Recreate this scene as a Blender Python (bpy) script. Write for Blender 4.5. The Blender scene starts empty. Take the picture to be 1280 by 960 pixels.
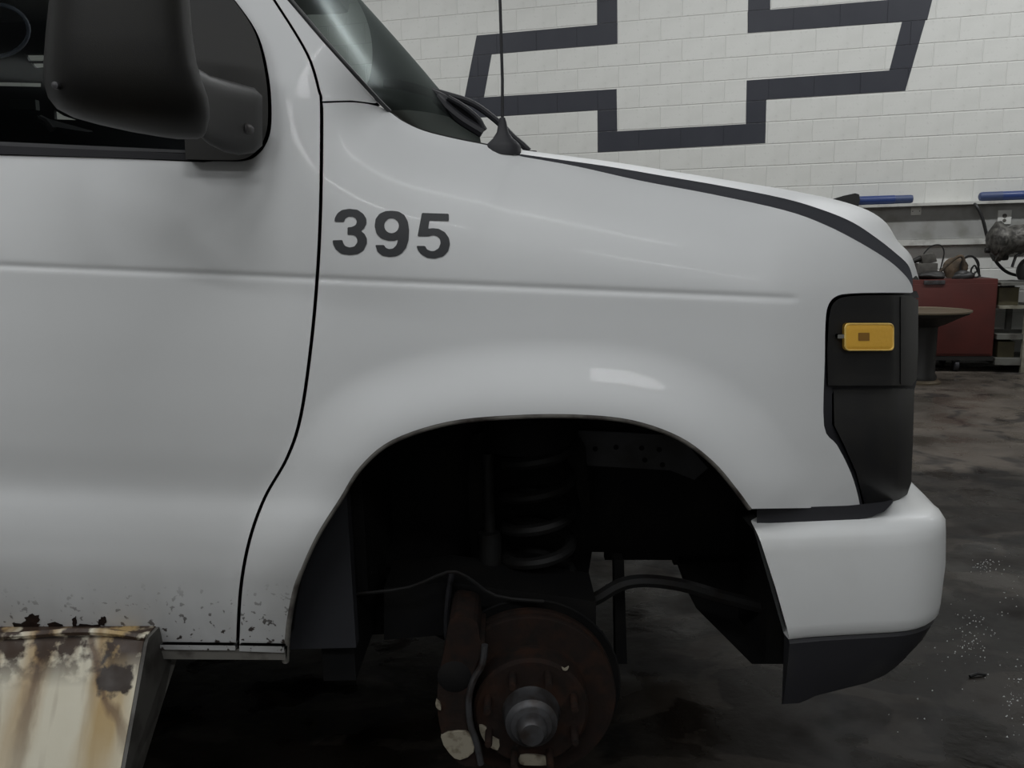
import bpy, bmesh, math, random
import numpy as np
from mathutils import Vector, Matrix
from mathutils.geometry import delaunay_2d_cdt
random.seed(7)
S = bpy.context.scene
COL = S.collection
# ------------------------------------------------------------------ camera
F = 1000.0
PITCH, ROLL = math.radians(9.763), math.radians(-1.381)
CAM = Vector((0, 0, 1.20))
_f = Vector((0, math.cos(PITCH), -math.sin(PITCH)))
_u = Vector((0, math.sin(PITCH), math.cos(PITCH)))
_r = Vector((1, 0, 0))
CR = _r*math.cos(ROLL) + _u*math.sin(ROLL)
CU = -_r*math.sin(ROLL) + _u*math.cos(ROLL)
CF = _f
cd = bpy.data.cameras.new('camera'); cam = bpy.data.objects.new('camera', cd); COL.objects.link(cam)
cam.matrix_world = Matrix(((CR.x, CU.x, -CF.x, CAM.x), (CR.y, CU.y, -CF.y, CAM.y), (CR.z, CU.z, -CF.z, CAM.z), (0, 0, 0, 1)))
cd.sensor_width = 36; cd.lens = F/1280*36; cd.clip_start = 0.02
S.camera = cam
# ------------------------------------------------------------------ world, lamps, exposure
S.view_settings.view_transform = 'Standard'; S.view_settings.look = 'None'
S.view_settings.gamma = 1; S.view_settings.use_curve_mapping = False
S.view_settings.exposure = 0.0
w = bpy.data.worlds.new('world'); S.world = w; w.use_nodes = True
w.node_tree.nodes['Background'].inputs[0].default_value = (.8, .85, .9, 1)
w.node_tree.nodes['Background'].inputs[1].default_value = 0.02
PSI = math.radians(13.0)
WT = Vector((math.cos(PSI), -math.sin(PSI), 0)); WN = Vector((math.sin(PSI), math.cos(PSI), 0)); WD = 8.317
def room(s, d, z): return WT*s + WN*d + Vector((0, 0, z))
def tube_light(s, d, z, power, sx=2.4, sy=.22, col=(.97, .99, 1)):
    l = bpy.data.lights.new('ceiling_lamp', 'AREA'); l.shape = 'RECTANGLE'; l.size = sx; l.size_y = sy
    l.energy = power; l.color = col
    o = bpy.data.objects.new('ceiling_lamp', l); COL.objects.link(o)
    o.location = room(s, d, z); o.rotation_euler = (0, 0, -PSI)
    return o
for s, e in ((-3.4, 62), (0.2, 66), (3.4, 92), (6.4, 52)): tube_light(s, 6.1, 4.75, e)
tube_light(-3.4, 2.4, 4.75, 35)
for s, e in ((-2.6, 30), (.8, 30)): tube_light(s, -.3, 4.75, e)
for s, e in ((-3.4, 52), (0., 62), (3.4, 62)): tube_light(s, -3.2, 4.75, e)  # row behind the camera, added as frontal fill

# ------------------------------------------------------------------ materials
def mat(name, col, rough=.5, metal=0, noise=None, spec=.5, bump=None, coat=0, emit=None):
    """noise = (scale, colour2, lo, hi): blend into colour2 where a noise field runs between lo and hi"""
    m = bpy.data.materials.new(name); m.use_nodes = True; nt = m.node_tree; N = nt.nodes; L = nt.links
    b = N['Principled BSDF']; b.inputs['Base Color'].default_value = (*col, 1); b.inputs['Roughness'].default_value = rough
    b.inputs['Metallic'].default_value = metal; b.inputs['Specular IOR Level'].default_value = spec
    b.inputs['Coat Weight'].default_value = coat
    tc = N.new('ShaderNodeTexCoord')
    if noise:
        layers = noise if isinstance(noise, list) else [noise]
        prev = None
        for (sc, c2, lo, hi, *rest) in layers:
            n = N.new('ShaderNodeTexNoise'); n.inputs['Scale'].default_value = sc; n.inputs['Detail'].default_value = 6
            mp = N.new('ShaderNodeMapping'); mp.inputs['Scale'].default_value = rest[0] if rest else (1, 1, 1)
            L.new(tc.outputs['Object'], mp.inputs[0]); L.new(mp.outputs[0], n.inputs['Vector'])
            r = N.new('ShaderNodeMapRange'); r.inputs[1].default_value = lo; r.inputs[2].default_value = hi
            L.new(n.outputs[0], r.inputs[0])
            x = N.new('ShaderNodeMix'); x.data_type = 'RGBA'
            L.new(r.outputs[0], x.inputs[0])
            if prev: L.new(prev, x.inputs[6])
            else: x.inputs[6].default_value = (*col, 1)
            x.inputs[7].default_value = (*c2, 1); prev = x.outputs[2]
        L.new(prev, b.inputs['Base Color'])
    if bump:
        n = N.new('ShaderNodeTexNoise'); n.inputs['Scale'].default_value = bump[0]; n.inputs['Detail'].default_value = 5
        L.new(tc.outputs['Object'], n.inputs['Vector'])
        bp = N.new('ShaderNodeBump'); bp.inputs['Strength'].default_value = bump[1]; bp.inputs['Distance'].default_value = bump[2] if len(bump) > 2 else .002
        L.new(n.outputs[0], bp.inputs['Height']); L.new(bp.outputs[0], b.inputs['Normal'])
    if emit:
        b.inputs['Emission Color'].default_value = (*emit[0], 1); b.inputs['Emission Strength'].default_value = emit[1]
    return m
def nodes(m): return m.node_tree.nodes, m.node_tree.links, m.node_tree.nodes['Principled BSDF']

def paint_white():
    """white van paint; road grime and chips grow towards the sills (position, not light)"""
    m = mat('van_paint', (.72, .73, .735), .42, coat=.06); N, L, b = nodes(m)
    tc = N.new('ShaderNodeTexCoord'); sep = N.new('ShaderNodeSeparateXYZ'); L.new(tc.outputs['Object'], sep.inputs[0])
    n1 = N.new('ShaderNodeTexNoise'); n1.inputs['Scale'].default_value = 5; n1.inputs['Detail'].default_value = 8
    mp = N.new('ShaderNodeMapping'); mp.inputs['Scale'].default_value = (1, 1, .35); L.new(tc.outputs['Object'], mp.inputs[0]); L.new(mp.outputs[0], n1.inputs['Vector'])
    zr = N.new('ShaderNodeMapRange'); zr.inputs[1].default_value = .74; zr.inputs[2].default_value = .49; L.new(sep.outputs[2], zr.inputs[0])
    xr = N.new('ShaderNodeMapRange'); xr.inputs[1].default_value = .30; xr.inputs[2].default_value = .05; L.new(sep.outputs[0], xr.inputs[0])
    a = N.new('ShaderNodeMath'); a.operation = 'MULTIPLY'; L.new(zr.outputs[0], a.inputs[0]); L.new(xr.outputs[0], a.inputs[1])
    a2 = N.new('ShaderNodeMath'); a2.operation = 'MULTIPLY'; nr = N.new('ShaderNodeMapRange'); nr.inputs[1].default_value = .25; nr.inputs[2].default_value = .7; L.new(n1.outputs[0], nr.inputs[0]); L.new(a.outputs[0], a2.inputs[0]); L.new(nr.outputs[0], a2.inputs[1])
    mx = N.new('ShaderNodeMix'); mx.data_type = 'RGBA'; L.new(a2.outputs[0], mx.inputs[0])
    mx.inputs[6].default_value = (.72, .73, .735, 1); mx.inputs[7].default_value = (.10, .088, .075, 1)
    # faint overall film
    n3 = N.new('ShaderNodeTexNoise'); n3.inputs['Scale'].default_value = 2.2; n3.inputs['Detail'].default_value = 6; L.new(mp.outputs[0], n3.inputs['Vector'])
    r3 = N.new('ShaderNodeMapRange'); r3.inputs[1].default_value = .45; r3.inputs[2].default_value = .8; r3.inputs[4].default_value = .16; L.new(n3.outputs[0], r3.inputs[0])
    mx3 = N.new('ShaderNodeMix'); mx3.data_type = 'RGBA'; L.new(r3.outputs[0], mx3.inputs[0]); L.new(mx.outputs[2], mx3.inputs[6]); mx3.inputs[7].default_value = (.5, .49, .46, 1)
    # chips
    n2 = N.new('ShaderNodeTexNoise'); n2.inputs['Scale'].default_value = 80; n2.inputs['Detail'].default_value = 3; L.new(tc.outputs['Object'], n2.inputs['Vector'])
    cr = N.new('ShaderNodeMapRange'); cr.inputs[1].default_value = .615; cr.inputs[2].default_value = .65; L.new(n2.outputs[0], cr.inputs[0])
    z2 = N.new('ShaderNodeMapRange'); z2.inputs[1].default_value = .68; z2.inputs[2].default_value = .58; L.new(sep.outputs[2], z2.inputs[0])
    c2 = N.new('ShaderNodeMath'); c2.operation = 'MULTIPLY'; L.new(cr.outputs[0], c2.inputs[0]); L.new(z2.outputs[0], c2.inputs[1])
    c3 = N.new('ShaderNodeMath'); c3.operation = 'MULTIPLY'; L.new(c2.outputs[0], c3.inputs[0]); L.new(xr.outputs[0], c3.inputs[1])
    mx2 = N.new('ShaderNodeMix'); mx2.data_type = 'RGBA'; L.new(c3.outputs[0], mx2.inputs[0]); L.new(mx3.outputs[2], mx2.inputs[6]); mx2.inputs[7].default_value = (.05, .04, .035, 1)
    L.new(mx2.outputs[2], b.inputs['Base Color'])
    return m
def glass(name, tint, refl, rgh=.06, gc=(.9, .95, .93)):
    m = bpy.data.materials.new(name); m.use_nodes = True; nt = m.node_tree; N = nt.nodes; L = nt.links
    N.remove(N['Principled BSDF']); out = N['Material Output']
    t = N.new('ShaderNodeBsdfTransparent'); t.inputs[0].default_value = (*tint, 1)
    g = N.new('ShaderNodeBsdfGlossy'); g.inputs['Roughness'].default_value = rgh; g.inputs[0].default_value = (*gc, 1)
    lw = N.new('ShaderNodeLayerWeight'); lw.inputs[0].default_value = refl
    mx = N.new('ShaderNodeMixShader'); L.new(lw.outputs['Fresnel'], mx.inputs[0]); L.new(t.outputs[0], mx.inputs[1]); L.new(g.outputs[0], mx.inputs[2])
    L.new(mx.outputs[0], out.inputs[0]); return m
M = {}
M['white'] = paint_white()
M['bumper'] = mat('bumper_paint', (.72, .73, .73), .42, coat=.06, noise=(3, (.6, .6, .58), .5, .8))
M['black'] = mat('black_plastic', (.012, .012, .013), .42, noise=(14, (.02, .019, .018), .4, .7))
M['mirror'] = mat('mirror_plastic', (.011, .0105, .010), .5, spec=.35, bump=(900, .25, .0006), noise=(6, (.017, .016, .013), .4, .75))
M['rubber'] = mat('rubber', (.018, .018, .022), .6)
M['seal'] = mat('hood_channel', (.075, .077, .09), .6, noise=(5, (.09, .092, .105), .4, .7))
M['trim'] = mat('window_trim', (.075, .075, .08), .4)
M['valance'] = mat('valance', (.019, .019, .023), .6, noise=(9, (.034, .033, .032), .5, .75))
M['decal'] = mat('decal_vinyl', (.017, .019, .023), .5)
M['amber'] = mat('amber_lens', (.72, .40, .055), .3, emit=((1, .6, .1), .05), bump=(160, .3, .002))
M['bulb'] = mat('amber_bulb', (.30, .15, .03), .5)
M['chrome'] = mat('bright_metal', (.7, .7, .7), .25, 1)
M['rust'] = mat('rusty_iron', (.016, .010, .008), .85, 0, spec=.2, noise=[(18, (.028, .013, .008), .45, .65), (40, (.01, .008, .007), .5, .7)], bump=(120, .5))
M['hub'] = mat('hub_metal', (.09, .09, .095), .5, .6, noise=(30, (.045, .035, .03), .45, .7))
M['chip'] = mat('pale_scale', (.26, .235, .18), .8, noise=(60, (.1, .075, .05), .5, .7))
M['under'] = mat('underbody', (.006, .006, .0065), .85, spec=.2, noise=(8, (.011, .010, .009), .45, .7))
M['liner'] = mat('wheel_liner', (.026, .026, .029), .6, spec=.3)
M['inner'] = mat('inner_panel', (.06, .06, .063), .7, noise=(12, (.035, .033, .032), .45, .7))
M['interior'] = mat('cabin_interior', (.02, .021, .026), .7)
M['pale'] = mat('cabin_pale', (.5, .52, .5), .6)
M['ring'] = mat('ring_blue', (.62, .68, .85), .35)
M['door_glass'] = glass('door_glass', (.8, .85, .83), .05)
M['shield'] = glass('windshield_glass', (.20, .23, .22), .16, .2, (.25, .28, .275))
M['grime'] = mat('rocker_grime', (.22, .21, .19), .7, noise=[(20, (.05, .04, .035), .45, .65)])
M['steel'] = mat('spring_steel', (.014, .014, .014), .6, .1, spec=.3, noise=(25, (.010, .008, .007), .45, .7))
# ------------------------------------------------------------------ projection and mesh helpers
YB, YK = 1.25, 0.027       # the van's side: a plane y = YB + YK*x, panels bulge off it
def ray(px, py): return CR*((px-640)/F) - CU*((py-480)/F) + CF
def P(px, py, o=0.0):      # a point on the van's side, o metres outboard of the plane
    d = ray(px, py); t = (YB - o)/(d.y - YK*d.x); return CAM + d*t
def PYv(px, py, y): d = ray(px, py); return CAM + d*((y-CAM.y)/d.y)
def PF(px, py): d = ray(px, py); return CAM + d*(-CAM.z/d.z)
def PW(px, py, off=0.0): d = ray(px, py); return CAM + d*((WD-off)/d.dot(WN))

def link(name, me, m=None, parent=None, smooth=False):
    o = bpy.data.objects.new(name, me); COL.objects.link(o)
    if m is not None: me.materials.append(m)
    if parent is not None:
        o.parent = parent
        pm = parent.matrix_basis.copy(); q = parent.parent
        while q: pm = q.matrix_basis @ pm; q = q.parent
        if parent.type == 'EMPTY': o.matrix_parent_inverse = pm.inverted()
    if smooth:
        for p in me.polygons: p.use_smooth = True
        me.set_sharp_from_angle(angle=math.radians(38))
    return o
def mesh(name, V, Fc, m=None, parent=None, smooth=False):
    me = bpy.data.meshes.new(name); me.from_pydata([tuple(v) for v in V], [], Fc); me.update()
    bm = bmesh.new(); bm.from_mesh(me); bmesh.ops.recalc_face_normals(bm, faces=bm.faces); bm.to_mesh(me); bm.free()
    return link(name, me, m, parent, smooth)
def from_bm(name, bm, m=None, parent=None, smooth=False):
    bmesh.ops.recalc_face_normals(bm, faces=bm.faces)
    me = bpy.data.meshes.new(name); bm.to_mesh(me); bm.free(); return link(name, me, m, parent, smooth)
def tag(o, label, cat, group=None, kind=None):
    o['label'] = label; o['category'] = cat
    if group: o['group'] = group
    if kind: o['kind'] = kind
    return o
def empty(name, loc, label, cat, group=None):
    o = bpy.data.objects.new(name, None); COL.objects.link(o); o.location = loc; o.empty_display_size = .1
    return tag(o, label, cat, group)
def cr(pts, n=6, closed=False):      # Catmull-Rom through the points
    pts = [tuple(p) for p in pts]; out = []; k = len(pts)
    for i in range(k if closed else k-1):
        p0 = pts[(i-1) % k] if closed or i > 0 else pts[0]; p1 = pts[i]; p2 = pts[(i+1) % k]
        p3 = pts[(i+2) % k] if closed or i+2 < k else pts[-1]
        for j in range(n):
            t = j/n
            out.append(tuple(.5*((2*b)+(c-a)*t+(2*a-5*b+4*c-d)*t*t+(-a+3*b-3*c+d)*t**3) for a, b, c, d in zip(p0, p1, p2, p3)))
    if not closed: out.append(pts[-1])
    return out
def loft(name, rings, m, parent=None, closed=True, caps=True, smooth=True):
    V = []; Fc = []; n = len(rings[0])
    for r in rings: V += [tuple(p) for p in r]
    for i in range(len(rings)-1):
        for j in range(n if closed else n-1):
            a = i*n+j; b = i*n+(j+1) % n; Fc.append((a, b, b+n, a+n))
    if caps and closed:
        Fc.append(tuple(range(n))); Fc.append(tuple(range((len(rings)-1)*n, len(rings)*n)))
    return mesh(name, V, Fc, m, parent, smooth)
def tube(name, pts, rad, m, parent=None, seg=8, smooth=True, n=0, rads=None):
    pts = [Vector(p) for p in (cr(pts, n) if n else pts)]; rings = []; prev = None
    for i, p in enumerate(pts):
        t = (pts[min(i+1, len(pts)-1)]-pts[max(i-1, 0)]).normalized()
        if prev is None: a = t.orthogonal().normalized()
        else:
            a = prev - t*prev.dot(t); a = a.normalized()
        prev = a; b = t.cross(a); r = rads[i*(len(rads)-1)//max(1, len(pts)-1)] if rads else rad
        rings.append([p + (a*math.cos(2*math.pi*k/seg) + b*math.sin(2*math.pi*k/seg))*r for k in range(seg)])
    return loft(name, rings, m, parent, True, True, smooth)
def lathe(name, prof, origin, axis, m, parent=None, seg=40, closed_ends=True):
    """prof: (r, h) along axis"""
    axis = Vector(axis).normalized(); a = axis.orthogonal().normalized(); b = axis.cross(a); rings = []
    for r, h in prof:
        rings.append([Vector(origin) + axis*h + (a*math.cos(2*math.pi*k/seg) + b*math.sin(2*math.pi*k/seg))*max(r, 1e-4) for k in range(seg)])
    return loft(name, rings, m, parent, True, closed_ends, True)
def box(name, c, ux, uy, uz, m, parent=None, bevel=0.0):
    """box with centre c and half-extent vectors"""
    bm = bmesh.new(); c, ux, uy, uz = Vector(c), Vector(ux), Vector(uy), Vector(uz)
    vs = [bm.verts.new(c+ux*i+uy*j+uz*k) for i in (-1, 1) for j in (-1, 1) for k in (-1, 1)]
    for f in ((0, 1, 3, 2), (4, 6, 7, 5), (0, 4, 5, 1), (2, 3, 7, 6), (0, 2, 6, 4), (1, 5, 7, 3)): bm.faces.new([vs[i] for i in f])
    if bevel: bmesh.ops.bevel(bm, geom=bm.edges[:], offset=bevel, segments=2, affect='EDGES', profile=.6)
    return from_bm(name, bm, m, parent, bool(bevel))
def resample(pts, step):
    out = []; n = len(pts)
    for i in range(n):
        a = pts[i]; b = pts[(i+1) % n]; d = math.dist(a, b); k = max(1, int(math.ceil(d/step)))
        for j in range(k): out.append((a[0]+(b[0]-a[0])*j/k, a[1]+(b[1]-a[1])*j/k))
    return out
def inside(poly, X, Y):
    r = np.zeros(X.shape, bool); n = len(poly)
    for i in range(n):
        x1, y1 = poly[i]; x2, y2 = poly[(i+1) % n]
        if y1 == y2: continue
        c = ((y1 > Y) != (y2 > Y)) & (X < (x2-x1)*(Y-y1)/(y2-y1)+x1); r ^= c
    return r
def pdist(line, X, Y, closed=False):
    best = np.full(X.shape, 1e9); n = len(line)
    for i in range(n if closed else n-1):
        ax, ay = line[i]; bx, by = line[(i+1) % n]; dx, dy = bx-ax, by-ay; L2 = dx*dx+dy*dy
        if L2 == 0: continue
        t = np.clip(((X-ax)*dx+(Y-ay)*dy)/L2, 0, 1); best = np.minimum(best, np.hypot(X-ax-t*dx, Y-ay-t*dy))
    return best
def panel(name, outline, ofun, m, parent=None, grid=8, step=6, flange=.014, holes=(), groove=False):
    """pressed sheet: outline traced on the side of the van, depth from ofun, edges folded inboard"""
    loops = [resample(outline, step)] + [resample(h, step) for h in holes]
    xs = [p[0] for p in loops[0]]; ys = [p[1] for p in loops[0]]
    GX, GY = np.meshgrid(np.arange(min(xs), max(xs), grid), np.arange(min(ys), max(ys), grid)); GX, GY = GX.ravel()+.37, GY.ravel()+.21
    ok = inside(loops[0], GX, GY) & (pdist(loops[0], GX, GY, True) > grid*.45)
    for h in loops[1:]: ok &= ~inside(h, GX, GY) & (pdist(h, GX, GY, True) > grid*.45)
    if groove:      # rows of vertices along the pressed body line
        gb = GY-(331+.0415*GX); ok &= (np.abs(gb-2) > 15) | (GX > 1010)
        ex = np.arange(min(xs), min(max(xs), 1008), 6.0)
        for db_ in (-11, -8, -5.5, -3.5, -1.5, 0.5, 2.5, 4.5, 7, 10, 14):
            ey = 331+.0415*ex+db_
            k = inside(loops[0], ex, ey) & (pdist(loops[0], ex, ey, True) > 1.5)
            GX = np.concatenate([GX, ex[k]]); GY = np.concatenate([GY, ey[k]]); ok = np.concatenate([ok, np.ones(k.sum(), bool)])
    V = []; Ed = []
    for lp in loops:
        s = len(V); V += lp; Ed += [(s+i, s+(i+1) % len(lp)) for i in range(len(lp))]
    nb = len(V); V += list(zip(GX[ok].tolist(), GY[ok].tolist()))
    v2, e2, f2, *_ = delaunay_2d_cdt([Vector(v) for v in V], Ed, [], 1 if not holes else 2, 1e-5)
    A = np.array([tuple(v) for v in v2]); tri = [tuple(f) for f in f2]
    if holes:
        cx = np.array([A[list(f)].mean(0) for f in tri]); keep = inside(loops[0], cx[:, 0], cx[:, 1])
        for h in loops[1:]: keep &= ~inside(h, cx[:, 0], cx[:, 1])
        tri = [f for f, k in zip(tri, keep) if k]
    O = ofun(A[:, 0], A[:, 1])
    def pts(X, Y, O): return np.array([tuple(P(x, y, o)) for x, y, o in zip(X, Y, O)])
    Q = pts(A[:, 0], A[:, 1], O)
    e = .6
    dx = pts(A[:, 0]+e, A[:, 1], ofun(A[:, 0]+e, A[:, 1])) - pts(A[:, 0]-e, A[:, 1], ofun(A[:, 0]-e, A[:, 1]))
    dy = pts(A[:, 0], A[:, 1]+e, ofun(A[:, 0], A[:, 1]+e)) - pts(A[:, 0], A[:, 1]-e, ofun(A[:, 0], A[:, 1]-e))
    Nn = np.cross(dx, dy); Nn /= np.linalg.norm(Nn, axis=1)[:, None]
    Nn[Nn[:, 1] > 0] *= -1
    # orient triangles to the camera side
    T = []
    for f in tri:
        a, b, c = Q[f[0]], Q[f[1]], Q[f[2]]
        nn = np.cross(b-a, c-a); T.append(f if nn[1] < 0 else (f[0], f[2], f[1]))
    cnt = {}
    for f in T:
        for i in range(3):
            a, b = f[i], f[(i+1) % 3]; cnt[(a, b)] = 1
    be = [(a, b) for (a, b) in cnt if (b, a) not in cnt]
    VV = [tuple(q) for q in Q]; NN = [tuple(n) for n in Nn]; FF = list(T); ring = {}
    def rv(i):
        if i not in ring:
            ring[i] = len(VV); q = Q[i]; VV.append(tuple(q)); VV.append((q[0], q[1]+flange, q[2])); NN.append((0, 0, 0)); NN.append((0, 0, 0))
        return ring[i]
    for a, b in be:
        i, j = rv(a), rv(b); FF.append((j, i, i+1, j+1))
        d = np.array(Q[b])-np.array(Q[a]); nn = np.cross(d, (0, 1, 0))
        for k in (i, i+1, j, j+1): NN[k] = tuple(np.array(NN[k]) + nn)
    me = bpy.data.meshes.new(name); me.from_pydata(VV, [], FF); me.update()
    for p in me.polygons: p.use_smooth = True
    NA = np.array(NN); ln = np.linalg.norm(NA, axis=1); ln[ln == 0] = 1; NA = NA/ln[:, None]
    me.normals_split_custom_set_from_vertices([tuple(n) for n in NA])
    return link(name, me, m, parent)
sstep = lambda x: np.clip(x, 0, 1)**2*(3-2*np.clip(x, 0, 1))

# ------------------------------------------------------------------ the setting
CH = 0.2032; Z0 = CAM.z + 1.9233           # block courses: z of course line 0
def course(k): return Z0 - k*CH
M['block'] = mat('painted_block', (.63, .63, .60), .55, noise=[(3, (.56, .56, .53), .45, .75), (30, (.5, .5, .47), .6, .8)], bump=(60, .2, .003))
def wallmat():
    m = mat('painted_block_wall', (.63, .63, .60), .6); N, L, b = nodes(m)
    tc = N.new('ShaderNodeTexCoord'); br = N.new('ShaderNodeTexBrick'); sep = N.new('ShaderNodeSeparateXYZ'); cmb = N.new('ShaderNodeCombineXYZ')
    L.new(tc.outputs['Object'], sep.inputs[0]); L.new(sep.outputs[0], cmb.inputs[0]); L.new(sep.outputs[2], cmb.inputs[1]); L.new(cmb.outputs[0], br.inputs[0])
    br.inputs['Scale'].default_value = 1; br.inputs['Brick Width'].default_value = .4064; br.inputs['Row Height'].default_value = .2032; br.inputs['Mortar Size'].default_value = .004
    br.inputs['Color1'].default_value = (.63, .63, .6, 1); br.inputs['Color2'].default_value = (.6, .6, .57, 1); br.inputs['Mortar'].default_value = (.5, .5, .47, 1)
    L.new(br.outputs[0], b.inputs['Base Color']); return m
M['wall'] = wallmat()
M['joint'] = mat('painted_joint', (.56, .56, .535), .7)
M['ceil'] = mat('ceiling_white', (.4, .4, .39), .8)
def floormat():
    m = mat('shop_floor', (.12, .108, .097), .5, spec=.16); N, L, b = nodes(m)
    tc = N.new('ShaderNodeTexCoord')
    def noise(sc, det, scl=(1, 1, 1), dist=0):
        mp = N.new('ShaderNodeMapping'); mp.inputs['Scale'].default_value = scl; L.new(tc.outputs['Object'], mp.inputs[0])
        n = N.new('ShaderNodeTexNoise'); n.inputs['Scale'].default_value = sc; n.inputs['Detail'].default_value = det; n.inputs['Distortion'].default_value = dist
        L.new(mp.outputs[0], n.inputs['Vector']); return n.outputs[0]
    def rng(s, a, c, o=1):
        r = N.new('ShaderNodeMapRange'); r.inputs[1].default_value = a; r.inputs[2].default_value = c; r.inputs[4].default_value = o; L.new(s, r.inputs[0]); return r.outputs[0]
    def mix(f, a, c):
        x = N.new('ShaderNodeMix'); x.data_type = 'RGBA'; L.new(f, x.inputs[0])
        if isinstance(a, tuple): x.inputs[6].default_value = (*a, 1)
        else: L.new(a, x.inputs[6])
        x.inputs[7].default_value = (*c, 1); return x.outputs[2]
    c = mix(rng(noise(1.3, 8, dist=.5), .42, .62), (.092, .078, .065), (.052, .045, .038))
    c = mix(rng(noise(3.2, 6, dist=1), .55, .63, .8), c, (.024, .022, .021))
    c = mix(rng(noise(5, 8), .60, .68, .5), c, (.105, .092, .08))
    sp = N.new('ShaderNodeSeparateXYZ'); L.new(tc.outputs['Object'], sp.inputs[0])
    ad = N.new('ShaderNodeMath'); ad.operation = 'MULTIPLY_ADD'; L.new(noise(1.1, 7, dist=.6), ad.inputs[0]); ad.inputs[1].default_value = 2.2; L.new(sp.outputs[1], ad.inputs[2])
    near_dark = rng(ad.outputs[0], 5.15, 5.0)       # darker zone on the van's side, its edge wavers across the slab
    xm = N.new('ShaderNodeMix'); xm.data_type = 'RGBA'; xm.blend_type = 'MULTIPLY'; wn = N.new('ShaderNodeMath'); wn.operation = 'MULTIPLY'; L.new(near_dark, wn.inputs[0]); L.new(rng(noise(2.3, 7, (1, 1.8, 1), .8), .62, .50), wn.inputs[1]); w2 = N.new('ShaderNodeMapRange'); w2.inputs[3].default_value = 0; L.new(wn.outputs[0], w2.inputs[0]); wm = N.new('ShaderNodeMath'); wm.operation = 'MAXIMUM'; L.new(w2.outputs[0], wm.inputs[0]); w7 = N.new('ShaderNodeMath'); w7.operation = 'MULTIPLY'; L.new(near_dark, w7.inputs[0]); w7.inputs[1].default_value = .72; L.new(w7.outputs[0], wm.inputs[1]); L.new(wm.outputs[0], xm.inputs[0]); L.new(c, xm.inputs[6]); xm.inputs[7].default_value = (.15, .135, .125, 1); c = xm.outputs[2]
    c = mix(rng(noise(26, 4), .68, .74), c, (.016, .015, .014))
    L.new(c, b.inputs['Base Color'])
    L.new(rng(noise(4, 5), .3, .7, .75), b.inputs['Roughness'])
    bp = N.new('ShaderNodeBump'); bp.inputs['Strength'].default_value = .25; bp.inputs['Distance'].default_value = .004; L.new(noise(40, 6), bp.inputs['Height']); L.new(bp.outputs[0], b.inputs['Normal'])
    return m
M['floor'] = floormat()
def struct(o): o['kind'] = 'structure'; return o
SL, SR, DN, ZC = -9, 9.5, -5.0, 5.0
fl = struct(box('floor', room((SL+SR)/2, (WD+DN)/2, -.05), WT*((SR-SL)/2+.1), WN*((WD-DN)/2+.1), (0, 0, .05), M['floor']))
ce = struct(box('ceiling', room((SL+SR)/2, (WD+DN)/2, ZC+.05), WT*((SR-SL)/2+.1), WN*((WD-DN)/2+.1), (0, 0, .05), M['ceil']))
# side and front walls
struct(box('wall_left', room(SL-.05, (WD+DN)/2, ZC/2), WT*.05, WN*(WD-DN)/2, (0, 0, ZC/2), M['wall']))
struct(box('wall_right', room(SR+.05, (WD+DN)/2, ZC/2), WT*.05, WN*(WD-DN)/2, (0, 0, ZC/2), M['wall']))
M['frontwall'] = mat('front_wall', (.55, .55, .54), .7)
struct(box('wall_front', room((SL+SR)/2, DN-.05, ZC/2), WT*(SR-SL)/2, WN*.05, (0, 0, ZC/2), M['frontwall']))
# back wall: joint bed + laid blocks
JD = .003
wb = bpy.data.objects.new('wall_back', None); COL.objects.link(wb); wb['kind'] = 'structure'
wb.location = room(0, WD, 0); wb.rotation_euler = (0, 0, -PSI); WBM = wb.matrix_basis.copy()
def wlocal(name, V, Fc, m, smooth=False):     # mesh in wall coordinates: x along, y into the wall, z up
    me = bpy.data.meshes.new(name); me.from_pydata(V, [], Fc); me.update()
    bm = bmesh.new(); bm.from_mesh(me); bmesh.ops.recalc_face_normals(bm, faces=bm.faces); bm.to_mesh(me); bm.free()
    me.materials.append(m); return me
BF = ((0, 1, 3, 2), (4, 6, 7, 5), (0, 4, 5, 1), (2, 3, 7, 6), (0, 2, 6, 4), (1, 5, 7, 3))
def boxv(x0, x1, y0, y1, z0, z1): return [(x, y, z) for x in (x0, x1) for y in (y0, y1) for z in (z0, z1)]
o = bpy.data.objects.new('joint_bed', wlocal('joint_bed', boxv(SL, SR, JD, .2, 0, ZC), BF, M['joint'])); COL.objects.link(o); o.parent = wb
def ws(px, py): return (PW(px, py) - WBM.translation).dot(WT)
J = 0.003
sref = ws(988, 134)                      # a head joint in the odd courses
def blockmesh(x0, x1, z0, z1):
    c = .004
    V = boxv(x0, x1, 0, .05, z0, z1)
    V = [(x, .05, z) for x in (x0, x1) for z in (z0, z1)] + [(x, .003, z) for x in (x0, x1) for z in (z0, z1)] + [(x0+c, 0, z0+c), (x0+c, 0, z1-c), (x1-c, 0, z0+c), (x1-c, 0, z1-c)]
    Fc = []
    for a in (0, 4):
        for i, j in ((0, 1), (1, 3), (3, 2), (2, 0)): Fc.append((a+i, a+j, a+j+4, a+i+4))
    Fc.append((8, 9, 11, 10)); return wlocal('block', V, Fc, M['block'])
full = blockmesh(J, .4064-J, J, CH-J)
s_left, s_right, s_low = ws(385, 0)-.45, ws(1280, 200)+.55, ws(1085, 300)
nblk = 0; rest = []
k = -5
smin_used = sref + .4064*math.floor((s_left-sref)/.4064)
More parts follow.
